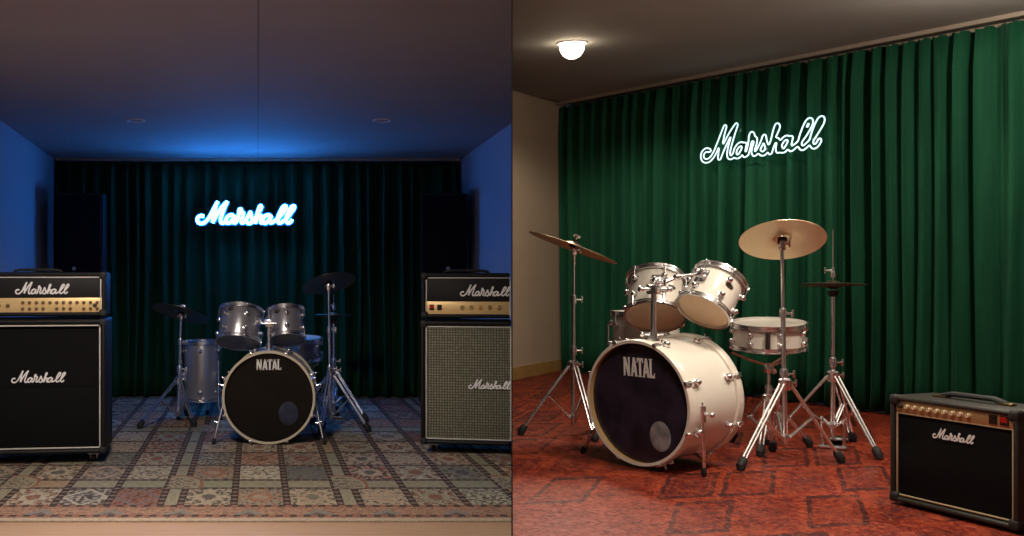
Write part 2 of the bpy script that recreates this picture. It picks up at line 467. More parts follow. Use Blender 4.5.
# block serif letters for the bass drum heads (unit height, returned as polygons with advance)
def block_word(h, cond=.80):
    S = .06
    def rect(x0, y0, x1, y1): return [(x0, y0), (x1, y0), (x1, y1), (x0, y1)]
    let = {
     'N': (.62, [rect(.03, 0, .18, 1), rect(.45, 0, .60, 1), [(.03, 1), (.23, 1), (.60, 0), (.40, 0)], rect(0, 0, .18, .07), rect(.42, .93, .62, 1), rect(0, .93, .12, 1)]),
     'A': (.62, [[(.02, 0), (.18, 0), (.39, 1), (.22, 1)], [(.41, 0), (.61, 0), (.41, 1), (.24, 1)], rect(.14, .22, .48, .36), rect(0, 0, .2, .07), rect(.40, 0, .63, .07)]),
     'T': (.56, [rect(.19, 0, .38, 1), rect(0, .85, .57, 1), rect(0, .74, .07, 1), rect(.50, .74, .57, 1), rect(.13, 0, .44, .07)]),
     'L': (.50, [rect(.05, 0, .23, 1), rect(0, 0, .50, .15), rect(.43, 0, .50, .27), rect(0, .93, .28, 1)]),
    }
    polys, x = [], 0.
    for ch in 'NATAL':
        adv, ps = let[ch]
        for p in ps: polys.append([(x + a, b) for a, b in p])
        x += adv + S - (.10 if ch in 'AT' else 0.)
    x -= S
    return [[((a - x / 2) * h * cond, (b - .5) * h) for a, b in p] for p in polys]

# ------------------------------------------------------------------ drums
def lug_mesh(R, ang, z, zh, sign, style):
    """round lug on the shell at angle/height; rod runs to hoop at zh"""
    A = Matrix.Rotation(ang, 4, 'Z')
    mb = MB()
    T = A @ Matrix.Translation((R, 0, z)) @ Matrix.Rotation(PI / 2, 4, 'Y')
    k = style
    mb.lathe([(0, .024 * k + .004), (.006 * k, .0235 * k + .004), (.0125 * k, .019 * k + .003), (.0145 * k, .012 * k + .002), (.0125 * k, .006), (.017 * k, .004), (.017 * k, -.004)], 14, T)
    rod = MB()
    rr = R + .017
    rod.tube([(rr, 0, z), (rr, 0, zh)], .0032, 6, T=A)
    rod.box((rr, 0, zh), (.011, .010, .014), .002, T=A)
    return mb, rod
def drum(name, label, cat, T, R, L, shell, hoopmat, heads, nlug, phase=0., group=None, style=1., metalhoop=True, badge=None, resonant_r=None):
    """local z: 0 = resonant side, L = batter side"""
    t = thing(name, label, cat, T, group)
    mb = MB()
    mb.lathe([(R - .009, .004), (R - .002, .002), (R, .008), (R, L - .008), (R - .002, L - .002), (R - .009, L - .004)], 56, closed=True)
    obj('shell', mb, shell, t)
    for nm, z, s, hm in (('resonant_head', 0., -1, heads[0]), ('batter_head', L, 1, heads[1])):
        hd = MB(); hd.lathe([(R + .003, z - s * .012), (R + .004, z - s * .002), (R - .001, z + s * .004), (R - .012, z + s * .003), (R * .5, z + s * .0032), (0, z + s * .0035)], 56)
        obj(nm, hd, hm, t)
        hp = MB(); a = R + .006; w = .024
        zz = lambda q: z + s * (q - .012)
        hp.lathe([(a, zz(0)), (a + .008, zz(.0)), (a + .008, zz(.006)), (a + .003, zz(.009)), (a + .003, zz(w - .006)), (a + .010, zz(w - .004)), (a + .010, zz(w)), (a, zz(w))], 56, closed=True)
        obj('hoop', hp, hoopmat, t)
    for i in range(nlug):
        an = phase + 2 * PI * i / nlug
        zz = [(min(L * .27, .055), -.004), (L - min(L * .27, .055), L + .004)]
        for (zl, zh) in zz:
            lm, rd = lug_mesh(R, an, zl, zh, 1, style)
            l = obj('lug', lm, 'chrome', t); obj('tension_rod', rd, 'chrome', l)
    if badge is not None:
        bd = MB(); bd.lathe([(0, .003), (.014, .003), (.017, .001), (.017, -.004)], 20, Matrix.Rotation(badge[0], 4, 'Z') @ Matrix.Translation((R, 0, badge[1])) @ Matrix.Rotation(PI / 2, 4, 'Y') @ Matrix.Diagonal((.75, 1.25, 1, 1)), 0)
        obj('badge', bd, 'knob_dark', t)
    return t
def rods_bracket(t, R, ang, z):
    """tom bracket plate on the shell with an eyebolt clamp"""
    A = Matrix.Rotation(ang, 4, 'Z')
    mb = MB()
    mb.box((R + .004, 0, z), (.010, .055, .07), .004, T=A)
    mb.box((R + .02, 0, z), (.03, .034, .04), .006, T=A)
    mb.tube([(R + .024, -.036, z), (R + .024, .036, z)], .006, 8, T=A)
    mb.box((R + .024, .042, z), (.008, .010, .026), .003, T=A)
    obj('tom_bracket', mb, 'chrome', t)

def bass_drum(name, label, T, R, L, kit, group):
    """local z = front normal, front hoop plane at z=0, back at -L; x to the viewer's right, y up"""
    t = thing(name, label, 'bass drum', T, group)
    shell, hoop, inner, head, port = kit
    Rs = R - .013
    mb = MB(); mb.lathe([(Rs - .009, -.040), (Rs, -.038), (Rs, -L + .038), (Rs - .009, -L + .040)], 72, closed=True)
    obj('shell', mb, shell, t)
    for nm, z, s in (('front_hoop', 0., 1), ('batter_hoop', -L, -1)):
        mb = MB(); q = lambda d: z - s * d
        mb.lathe([(R - .016, q(.0)), (R - .003, q(-.001)), (R, q(.003)), (R, q(.040)), (R - .003, q(.043)), (R - .012, q(.043)), (R - .0135, q(.002))], 72, closed=True)
        # inside face of the hoop shows bare wood
        n_prof = 7
        for fi in range(len(mb.m)):
            if fi % n_prof in (5, 6): mb.m[fi] = 1
        obj(nm, mb, [hoop, inner], t)
    for nm, z, s, hm in (('front_head', -.031, 1, head), ('batter_head', -L + .031, -1, 'head_white')):
        mb = MB(); mb.lathe([(R - .014, z - s * .010), (R - .0145, z + s * .003), (R - .02, z + s * .005), (R - .03, z + s * .0035), (R * .5, z + s * .004), (0, z + s * .004)], 72)
        obj(nm, mb, hm, t)
    N = 8
    for i in range(N):
        an = 2 * PI * (i + .5) / N
        for (z, zh, s) in ((-.085, .004, 1), (-L + .085, -L - .004, -1)):
            lm, rd = lug_mesh(Rs, an, z, zh - s * .03, 1, 1.05)
            A = Matrix.Rotation(an, 4, 'Z')
            rd.box((R + .002, 0, zh - s * .018), (.012, .022, .042), .003, T=A)       # claw
            rd.box((R + .016, 0, zh - s * .046), (.022, .007, .007), .002, T=A)      # T handle
            l = obj('lug', lm, 'chrome', t); obj('tension_claw', rd, 'chrome', l)
    return t, Rs
def word_on_head(t, h, y, z, cond=.8, x=0.):
    mb = MB()
    for p in block_word(h, cond): mb.prism(p, 0., .0012)
    o = obj('lettering', mb, 'letter', t, local=Matrix.Translation((x, y, z)))
    o['label'] = 'white capital lettering'
def port(t, x, y, z, r, m):
    mb = MB()
    n = 40
    mb.lathe([(0, .0008), (r * .6, .0008), (r * .94, .0008), (r, -.0002)], n, Matrix.Diagonal((.9, 1.08, 1, 1)))
    obj('port_hole', mb, m, t, local=Matrix.Translation((x, y, z)))
def spur(t, Tinv, p, q, hoop_dir):
    """bass drum leg from p (at the shell) to q (floor), world coordinates"""
    a, b = Tinv @ p, Tinv @ q
    d = (b - a).normalized()
    mb = MB(); mb.tube([a - d * .05, b - d * .03], .0075, 10)
    s = obj('spur', mb, 'chrome', t)
    f = MB(); f.tube([b - d * .04, b - d * .03, b - d * .008, b], [.010, .012, .012, .006], 10); obj('rubber_foot', f, 'rubber', s)
    c = MB(); c.tube([a - d * .035, a + d * .035], .018, 14)
    side = d.cross(Vector((0, 0, 1))).normalized()
    c.tube([a - side * .05, a + side * .05], .007, 8); c.ball(tuple(a + side * .05), .013); c.ball(tuple(a - side * .05), .013)
    obj('spur_bracket', c, 'chrome', t)
    w = MB(); m_ = a + (b - a) * .62
    w.tube([m_ - side * .010, m_ + side * .020], .005, 8); w.box(tuple(m_ + side * .024), (.008, .010, .022), .003); w.tube([m_ - d * .012, m_ + d * .012], .0105, 10)
    obj('wing_screw', w, 'chrome', s)

# ------------------------------------------------------------------ stands
def tripod(t, zf, hub, low, feet, r=.0085, m='chrome', gap=.020):
    """legs of two parallel bars, in local coordinates; hub/low = heights above the base"""
    for (x, y) in feet:
        u = Vector((x, y, 0)).normalized(); side = Vector((-u.y, u.x, 0))
        top = Vector((0, 0, hub)) + u * .024; foot = Vector((x, y, .030))
        mb = MB()
        for s in (-1, 1):
            mb.tube([top + side * s * gap * .55, foot + side * s * gap * .4], r * .72, 8)
        midp = top.lerp(foot, .46)
        mb.tube([midp - side * gap, midp + side * gap], .005, 8)
        endp = foot
        mb.tube([endp - side * gap * .6, endp + side * gap * .6], .006, 8)
        leg = obj('leg', mb, m, t)
        b = MB(); p0 = Vector((0, 0, low)) + u * .02
        for s in (-1, 1): b.tube([p0 + side * s * .007, midp + side * s * .007], .0052, 8)
        obj('brace', b, m, leg)
        f = MB(); d = (foot - top).normalized()
        f.tube([foot - d * .032, foot - d * .02, foot + d * .012, Vector((x, y, .002)) + u * .010, ], [.012, .019, .021, .016], 10)
        obj('rubber_foot', f, 'rubber', leg)
    mb = MB()
    mb.lathe([(.012, hub - .03), (.026, hub - .028), (.03, hub - .005), (.03, hub + .02), (.02, hub + .028), (.012, hub + .03)], 16)
    mb.box((.034, 0, hub + .005), (.022, .012, .012), .003); mb.box((.05, 0, hub + .005), (.008, .012, .034), .003)
    obj('leg_hub', mb, m, t)
    mb = MB(); mb.lathe([(.010, low - .018), (.02, low - .016), (.024, low), (.02, low + .016), (.010, low + .018)], 14)
    obj('brace_collar', mb, m, t)
def tubes(t, sections, m='chrome'):
    """sections: (z0, z1, r) stacked round tubes with a lock at every joint"""
    for i, (a, b, r) in enumerate(sections):
        mb = MB(); mb.tube([a, b], r, 14)
        obj('tube', mb, m, t)
        if i < len(sections) - 1:
            b = Vector(b); k = MB()
            d = (b - Vector(a)).normalized(); Tm = frame(b, d)
            k.lathe([(r, -.035), (r + .006, -.032), (r + .007, .0), (r + .004, .012), (r - .002, .014)], 14, Tm)
            k.tube([(r, 0, -.012), (r + .03, 0, -.012)], .005, 8, T=Tm)
            k.box((r + .034, 0, -.012), (.010, .010, .036), .003, T=Tm)
            obj('memory_lock', k, m, t)
def tilter(t, p, n, tall=.05, m='chrome'):
    p = Vector(p); n = Vector(n).normalized(); Tm = frame(p, n)
    mb = MB()
    mb.box(tuple(p - Vector((0, 0, .035))), (.026, .030, .05), .006)
    mb.tube([p - Vector((.024, 0, .03)), p + Vector((.03, 0, -.03))], .007, 8)
    mb.box(tuple(p + Vector((.034, 0, -.03))), (.008, .012, .034), .003)
    mb.tube([p - Vector((0, 0, .02)), p + n * tall], .005, 8)
    obj('tilter', mb, m, t)
    fl = MB(); fl.lathe([(.004, -.020), (.020, -.020), (.020, -.006), (.004, -.006)], 16, Tm, closed=True); fl.lathe([(.004, .016), (.017, .016), (.017, .026), (.004, .026)], 16, Tm, closed=True)
    obj('felt_washer', fl, 'rubber', t)
    w = MB(); w.lathe([(.003, .028), (.010, .028), (.009, .042), (.003, .044)], 12, Tm); w.box((0, 0, .046), (.040, .007, .014), .003, T=Tm)
    obj('wing_nut', w, m, t)
def cymbal(name, label, T, R, m, group=None):
    mb = MB(); b = R * .21
    prof = [(.006, R * .115), (b * .35, R * .112), (b * .7, R * .088), (b, R * .048), (b * 1.12, R * .040), (R * .6, R * .022), (R * .9, R * .004), (R, -.002)]
    under = [(r, z - .0018) for r, z in prof][::-1]
    mb.lathe(prof + under, 72, closed=True)
    o = obj(name, mb, m, angle=60); o.matrix_world = T
    return tag(o, label, 'cymbal', group)
def cymbal_stand(name, label, x, y, zf, hub, low, feet, top, n, secs, group=None, m='chrome'):
    t = thing(name, label, 'cymbal stand', Matrix.Translation((x, y, zf)), group)
    tripod(t, zf, hub, low, feet, m=m)
    top = Vector(top) - Vector((x, y, zf))       # tilter point
    base = Vector((0, 0, low - .03)); end = top - Vector((0, 0, .05))
    pts = [base.lerp(end, f) for f in secs]
    rr = [.0125, .0105, .0085, .0075]
    tubes(t, [(pts[i], pts[i + 1], rr[i]) for i in range(len(pts) - 1)], m)
    tilter(t, top, n, m=m)
    return t
def hihat_stand(name, label, x, y, zf, hub, low, feet, zc, rodtop, ped, group=None, m='chrome'):
    t = thing(name, label, 'hi-hat stand', Matrix.Translation((x, y, zf)), group)
    tripod(t, zf, hub, low, feet, m=m)
    tubes(t, [((0, 0, low - .06), (0, 0, hub + .08), .0125), ((0, 0, hub + .08), (0, 0, zc - .06), .0095)], m)
    mb = MB(); mb.tube([(0, 0, .05), (0, 0, rodtop)], .0032, 8); obj('pull_rod', mb, m, t)
    mb = MB(); mb.lathe([(.004, zc + .035), (.013, zc + .036), (.013, zc + .06), (.008, zc + .064), (.008, zc + .085), (.004, zc + .086)], 14)
    mb.tube([(0, 0, zc + .07), (-.035, 0, zc + .07)], .005, 8); mb.box((-.04, 0, zc + .07), (.008, .010, .032), .003)
    obj('clutch', mb, m, t)
    mb = MB(); mb.lathe([(.004, zc - .062), (.020, zc - .06), (.026, zc - .04), (.030, zc - .034), (.004, zc - .03)], 16); obj('cymbal_seat', mb, 'rubber', t)
    A = Matrix.Rotation(ped, 4, 'Z')
    mb = MB()
    for s in (-1, 1): mb.tube([(0, s * .05, .02), (0, s * .05, .16), (0, s * .02, low + .0)], .008, 8, T=A)
    mb.box((.0, 0, .012), (.05, .13, .014), .004, T=A)
    obj('pedal_frame', mb, m, t)
    mb = MB(); mb.box((.15, 0, .05), (.27, .085, .010), .004, T=A @ Matrix.Rotation(.16, 4, 'Y')); mb.box((.29, 0, .012), (.07, .09, .02), .004, T=A)
    obj('footboard', mb, 'steel', t)
    return t
def snare_stand(name, label, x, y, zf, htop, R, hub, low, feet, n, group=None, m='chrome'):
    t = thing(name, label, 'snare stand', Matrix.Translation((x, y, zf)), group)
    tripod(t, zf, hub, low, feet, r=.0075, m=m)
    tubes(t, [((0, 0, low - .04), (0, 0, hub + .06), .0115), ((0, 0, hub + .06), (0, 0, htop - .10), .009)], m)
    mb = MB(); mb.box((0, 0, htop - .10), (.04, .04, .05), .008); mb.tube([(0, 0, htop - .10), (0, -.06, htop - .11)], .006, 8); mb.ball((0, -.065, htop - .11), .014)
    obj('basket_clamp', mb, m, t)
    n = Vector(n).normalized()
    for k in range(3):
        a = 2 * PI * k / 3 + .5
        rim = Vector((math.cos(a), math.sin(a), 0)) * (R + .016)
        dz = -(n.x * rim.x + n.y * rim.y) / n.z
        e = Vector((rim.x, rim.y, htop + dz - .022))
        mb = MB(); mb.tube([(0, 0, htop - .09), (rim.x * .5, rim.y * .5, htop - .065 + dz * .5), (rim.x * .95, rim.y * .95, htop + dz - .035), e, e + Vector((0, 0, .035))], .006, 8)
        ar = obj('basket_arm', mb, m, t)
        g = MB(); g.tube([e + Vector((0, 0, -.012)), e + Vector((0, 0, .042))], .011, 8); obj('rubber_grip', g, 'rubber', ar)
    return t

# ------------------------------------------------------------------ amplifiers (local: front faces -y, x to the right, origin at base centre of the front)
def piping_rect(x0, x1, z0, z1, y, r=.0035):
    mb = MB()
    mb.box(((x0 + x1) / 2, y, z0), (x1 - x0 + 2 * r, 2 * r, 2 * r), r * .6); mb.box(((x0 + x1) / 2, y, z1), (x1 - x0 + 2 * r, 2 * r, 2 * r), r * .6)
    mb.box((x0, y, (z0 + z1) / 2), (2 * r, 2 * r, z1 - z0), r * .6)
    if x1 is not None: mb.box((x1, y, (z0 + z1) / 2), (2 * r, 2 * r, z1 - z0), r * .6)
    return mb
def cabinet_shell(x0, x1, z0, z1, D, th, bev=.014, right_open=False):
    """open-fronted wooden box: four boards and a back"""
    mb = MB(); xm, zm = (x0 + x1) / 2, (z0 + z1) / 2
    mb.box((xm, D / 2, z1 - th / 2), (x1 - x0, D, th), bev, seg=3); mb.box((xm, D / 2, z0 + th / 2), (x1 - x0, D, th), bev, seg=3)
    mb.box((x0 + th / 2, D / 2, zm), (th, D, z1 - z0 - .002), bev, seg=3)
    if not right_open: mb.box((x1 - th / 2, D / 2, zm), (th, D, z1 - z0 - .002), bev, seg=3)
    mb.box((xm, D * .55, zm), (x1 - x0 - th * .6, D * .86, z1 - z0 - th * .6))
    return mb
def corner_caps(t, x0, x1, z0, z1, D, skip_right=False):
    for x, s in ((x0, 1), (x1, -1)):
        if skip_right and s == -1: continue
        for z, q in ((z0, 1), (z1, -1)):
            mb = MB(); mb.box((x + s * .017, .018, z + q * .017), (.040, .042, .040), .012, seg=3)
            obj('corner_protector', mb, 'rubber', t)
def knob(mats, t, x, z, y, r, h=.012):
    mb = MB(); Tm = Matrix.Translation((x, y, z)) @ Matrix.Rotation(PI / 2, 4, 'X')
    mb.lathe([(0, h), (r * .78, h), (r * .86, h - .001), (r, .001), (r * 1.15, 0)], 16, Tm)
    mb.box((0, r * .5, h), (r * .16, r * .7, .002), T=Tm, mi=1)
    obj('knob', mb, mats, t)
def switch(t, x, z, y, m, w=.020, h=.026):
    mb = MB(); mb.box((x, y - .002, z), (w + .006, .006, h + .006), .001, mi=0)
    mb.prism([(-.003, -h / 2), (-.010, h / 2), (0, h / 2), (0, -h / 2)], -w / 2, w / 2, Matrix.Translation((x, y, z)) @ Matrix(((0, 0, 1, 0), (1, 0, 0, 0), (0, 1, 0, 0), (0, 0, 0, 1))), 1)
    obj('rocker_switch', mb, ['switch_black', m], t)
def logo(t, x, z, y, w, r, dep=.5):
    mb = script_lettering(w, r, dep); o = obj('script_lettering', mb, 'logo', t, local=Matrix.Translation((x, y, z)))
    o['label'] = 'white raised script lettering'
def amp_head(name, label, T, x0, x1, H, D, knobs, switches, lx, group, cut=False, panel_h=.086):
    t = thing(name, label, 'amplifier', T, group)
    th = .022
    obj('cabinet', cabinet_shell(x0, x1, .012, H, D, th, right_open=cut), 'vinyl', t)
    xi, xj = x0 + th, (x1 if cut else x1 - th)
    pz = .004 + th
    mb = MB(); mb.box(((xi + xj) / 2, .022, (pz + panel_h + H - th) / 2), (xj - xi, .012, H - th - pz - panel_h), .002); obj('front_panel', mb, 'vinyl', t)
    obj('piping', piping_rect(xi + .006, xj - (0. if cut else .006), pz - .002, H - th - .006, .013, .0032), 'piping', t)
    mb = MB(); mb.box(((xi + xj) / 2, .020, pz + panel_h / 2), (xj - xi, .012, panel_h - .004), .002); p = obj('control_panel', mb, 'gold', t)
    for (x, z, r) in knobs: knob(['knob_gold', 'knob_dark'] if switches else ['knob_brown', 'knob_gold'], p, x, pz + z, .014, r)
    for (x, z, m) in switches: switch(p, x, pz + z, .014, m)
    if not switches:
        mb = MB(); mb.lathe([(0, .010), (.007, .008), (.010, .002), (.012, 0)], 16, Matrix.Translation((x1 - .06, .014, pz + panel_h * .5)) @ Matrix.Rotation(PI / 2, 4, 'X')); obj('pilot_light', mb, 'knob_dark', p)
    logo(t, lx, pz + panel_h + (H - th - pz - panel_h) * .46, .008, .28, .0042)
    corner_caps(t, x0, x1, .012, H, D, cut)
    hm = MB(); xm = (x0 + x1) / 2
    hm.tube([(xm - .13, D / 2, H - .002), (xm - .12, D / 2, H + .008), (xm - .09, D / 2, H + .013), (xm + .09, D / 2, H + .013), (xm + .12, D / 2, H + .008), (xm + .13, D / 2, H - .002)], .008, 8); obj('handle', hm, 'rubber', t)
    for x in ((x0 + .06,) if cut else (x0 + .06, x1 - .06)):
        for y in (.05, D - .05):
            mb = MB(); mb.lathe([(.014, 0), (.016, .003), (.015, .014), (0, .014)], 14, Matrix.Translation((x, y, 0))); obj('foot', mb, 'rubber', t)
    return t
def speaker_cab(name, label, T, x0, x1, H, D, grille, lx, lz, group, cut=False, split=False, lw=.28):
    t = thing(name, label, 'speaker cabinet', T, group)
    th = .026; zb = .055
    obj('cabinet', cabinet_shell(x0, x1, zb, H, D, th, right_open=cut), 'vinyl', t)
    xi, xj = x0 + th, (x1 if cut else x1 - th)
    mb = MB()
    if split:
        zm = zb + (H - zb) * .50
        a0, a1 = zb + th, zm; b0, b1 = zm, H - th
        T1 = Matrix.Translation((0, .030, a0))
        mb.box(((xi + xj) / 2, .030, (a0 + a1) / 2), (xj - xi - .004, .014, a1 - a0 - .002), .002)
        q = [(0.016, b0), (.022, b0), (.040, b1), (.034, b1)]
        mb.prism([(y + .004, z) for y, z in q], xi + .002, xj - .002, Matrix(((0, 0, 1, 0), (1, 0, 0, 0), (0, 1, 0, 0), (0, 0, 0, 1))))
    else:
        mb.box(((xi + xj) / 2, .030, (zb + H) / 2), (xj - xi - .004, .014, H - zb - 2 * th - .002), .002)
    obj('grille', mb, grille, t)
    obj('piping', piping_rect(xi + .006, xj - (0. if cut else .006), zb + th + .006, H - th - .008, .016, .0036), 'piping', t)
    logo(t, lx, lz, .012, lw, .0040)
    corner_caps(t, x0, x1, zb, H, D, cut)
    for x in ((x0 + .07,) if cut else (x0 + .07, x1 - .07)):
        for y in (.07, D - .07):
            mb = MB()
            mb.box((x, y, zb - .006), (.06, .06, .012), .003)
            for s in (-1, 1): mb.box((x + s * .017, y + .004, .034), (.005, .03, .036), .002)
            c = obj('caster', mb, 'steel', t)
            w = MB(); w.lathe([(.006, -.011), (.019, -.011), (.022, -.008), (.022, .008), (.019, .011), (.006, .011)], 18, Matrix.Translation((x, y + .006, .0225)) @ Matrix.Rotation(PI / 2, 4, 'Y')); obj('wheel', w, 'rubber', c)
    return t

# ================================================================== ROOM SHELLS
SL = -.084                       # side walls of the dark room run along this slope dx/dy
def zcl(y): return .941 + .030 * (8.33 - y)          # dark room ceiling (relative to the eye)
LX = lambda y: -2.375 + SL * (y - 8.33)
RX = lambda y: 1.005 + SL * (y - 8.33)
BK = 8.50
KR = .172                        # the two rooms meet along x = KR*y
def quad_slab(pts, th, up):
    """slab whose visible side is through pts (list of Vector); thickened along up"""
    mb = MB(); n = len(pts)
    vs = [Vector(p) for p in pts] + [Vector(p) + Vector(up) * th for p in pts]
    mb.add(vs, [list(range(n)), list(range(n, 2 * n))[::-1]] + [[i, n + i, n + (i + 1) % n, (i + 1) % n] for i in range(n)])
    return mb
def V3(x, y, z): return Vector((x, y, z))
YB = -1.2
# dark room floor and ceiling
pl = [(LX(YB), YB), (-.10, YB), (0., 0.), (KR * 6.66, 6.66), (RX(BK), BK), (LX(BK), BK)]
struct('floor', quad_slab([V3(x, y, ZL) for x, y in pl], .12, (0, 0, -1)), 'wood')
struct('ceiling', quad_slab([W(x, y, zcl(y)) for x, y in pl], .12, (0, 0, 1)), 'ceil_left')
def wall(name, a, b, z0, z1, out, m, th=.12):
    a, b = Vector(a), Vector(b)
    mb = quad_slab([V3(a.x, a.y, z0), V3(b.x, b.y, z0), V3(b.x, b.y, z1), V3(a.x, a.y, z1)], th, out)
    return struct(name, mb, m)
wall('wall_left', (LX(YB), YB), (LX(BK), BK), ZL, CAMZ + 1.28, (-1, 0, 0), 'paint_left')
wall('wall_back', (LX(BK) - .1, BK), (RX(BK) + .1, BK), ZL, CAMZ + 1.28, (0, 1, 0), 'paint_left')
mb = MB(); mb.prism([(RX(6.655), 6.655), (RX(BK), BK), (RX(BK) + .1, BK), (RX(7.2) + .06, 7.2)], ZL, CAMZ + 1.28)
struct('wall_right', mb, 'paint_left')
# ceiling joint
mb = MB()
mb.add([W(-.0825 * 8.4, 8.4, zcl(8.4) - .002), W(-.0825 * 8.4 + .007, 8.4, zcl(8.4) - .002), W(-.0825 + .007, 1., zcl(1.) - .002), W(-.0825, 1., zcl(1.) - .002),
        W(-.0825 * 8.4, 8.4, zcl(8.4) + .004), W(-.0825 * 8.4 + .007, 8.4, zcl(8.4) + .004), W(-.0825 + .007, 1., zcl(1.) + .004), W(-.0825, 1., zcl(1.) + .004)],
       [[0, 1, 2, 3], [4, 7, 6, 5], [0, 4, 5, 1], [1, 5, 6, 2], [2, 6, 7, 3], [3, 7, 4, 0]])
struct('trim_1', mb, 'seam')
# bright room
CO = Vector((1.98, 9.0)); D1 = Vector((.451, -.893)).normalized(); N1 = Vector((D1.y, -D1.x)) * -1    # N1 points out of the room
SIDE = Vector((KR * 8.2, 8.2))
def zcr(x, y):
    P = [(1.98, 9., 1.512), (KR * 8.2, 8.2, 1.49), (3.755, 5.49, 1.416)]
    A = np.array([[p[0], p[1], 1.] for p in P]); s = np.linalg.solve(A, np.array([p[2] for p in P]))
    return float(s[0] * x + s[1] * y + s[2])
TE = 5.3
E1 = CO + D1 * TE
pr = [(0., 0.), (.10, YB), (4.45, YB), (E1.x, E1.y), (CO.x + N1.x * .12 , CO.y + N1.y * .12), (CO.x, CO.y), (SIDE.x, SIDE.y)]
pr = [(0., 0.), (.06, YB), (4.6, YB), (4.6, E1.y), (E1.x + N1.x * .14, E1.y + N1.y * .14), (CO.x + N1.x * .14, CO.y + N1.y * .14), (SIDE.x, SIDE.y)]
struct('floor.001', quad_slab([V3(x, y, ZR - .012) for x, y in pr], .14, (0, 0, -1)), 'wood')
struct('ceiling.001', quad_slab([W(x, y, zcr(x, y)) for x, y in pr], .12, (0, 0, 1)), 'ceil_right')
a, b = CO + N1 * .13, E1 + N1 * .13
wall('wall_back.001', a, b, ZR, CAMZ + 1.60, (N1.x, N1.y, 0), 'paint_right')
sd = (SIDE - CO).normalized(); sn = Vector((sd.y, -sd.x)); sn = sn if sn.x < 0 else -sn
wall('wall_left.001', SIDE, CO - sd * .15, ZR - .01, CAMZ + 1.60, (sn.x, sn.y, 0), 'paint_right', .06)
wall('wall_right.001', (4.6, YB), (4.6, E1.y + .05), ZR, CAMZ + 1.60, (1, 0, 0), 'paint_right')
wall('wall_front', (LX(YB), YB), (4.6, YB), ZL, CAMZ + 1.60, (0, -1, 0), 'paint_left')
# thin partition where the two rooms meet
mb = MB(); pt = .004
p0, p1 = Vector((KR * 3.2, 3.2)), Vector((KR * 8.22, 8.22))
mb.add([V3(p.x + s * pt / 2, p.y, z) for z in (ZL, CAMZ + 1.6) for p, s in ((p0, -1), (p0, 1), (p1, 1), (p1, -1))],
       [[0, 1, 2, 3], [7, 6, 5, 4], [0, 4, 5, 1], [1, 5, 6, 2], [2, 6, 7, 3], [3, 7, 4, 0]])
struct('wall_partition', mb, 'partition')
# skirting in the bright room
mb = MB(); up = Vector((0, 0, 1))
for (z0, z1, th) in ((0., .085, .016), (.085, .10, .011)):
    s0, s1 = SIDE + sd * -.01, CO - sd * .02
    q = -sn
    vs = [V3(p.x + q.x * k, p.y + q.y * k, ZR + z) for z in (z0, z1) for p, k in ((s0, 0), (s1, 0), (s1, th), (s0, th))]
    mb.add(vs, [[0, 1, 2, 3], [7, 6, 5, 4], [0, 4, 5, 1], [1, 5, 6, 2], [2, 6, 7, 3], [3, 7, 4, 0]])
struct('baseboard_left', mb, 'baseboard')

# ------------------------------------------------------------------ rugs
def rug(name, label, pts, z, th, m, org, parts=None):
    mb = quad_slab([V3(x - org[0], y - org[1], th) for x, y in pts], th - .0005, (0, 0, -1))
    o = obj(name, mb, m); o.location = (org[0], org[1], z); return tag(o, label, 'rug')
RY0 = 4.19
rug('rug', 'patterned rug of small rust, beige and sage panels in the dark room', [(LX(RY0) + .03, RY0), (KR * RY0 - .003, RY0), (KR * 6.62 - .003, 6.62), (RX(8.4) - .03, 8.4), (LX(8.4) + .03, 8.4)], ZL, .008, 'rug_patch', (-.845, RY0))
rug('carpet', 'red carpet with dark lozenge panels in the bright room', [(KR * .6 + .003, .6), (4.5, .6), (4.5, E1.y - .3), (E1.x + N1.x * .05, E1.y + N1.y * .05), (CO.x + N1.x * .05, CO.y + N1.y * .05), (CO.x - sn.x * .02, CO.y - sn.y * .02), (KR * 8.15 + .003, 8.15)], ZR - .0115, .0115, 'rug_red', (2., 4.))

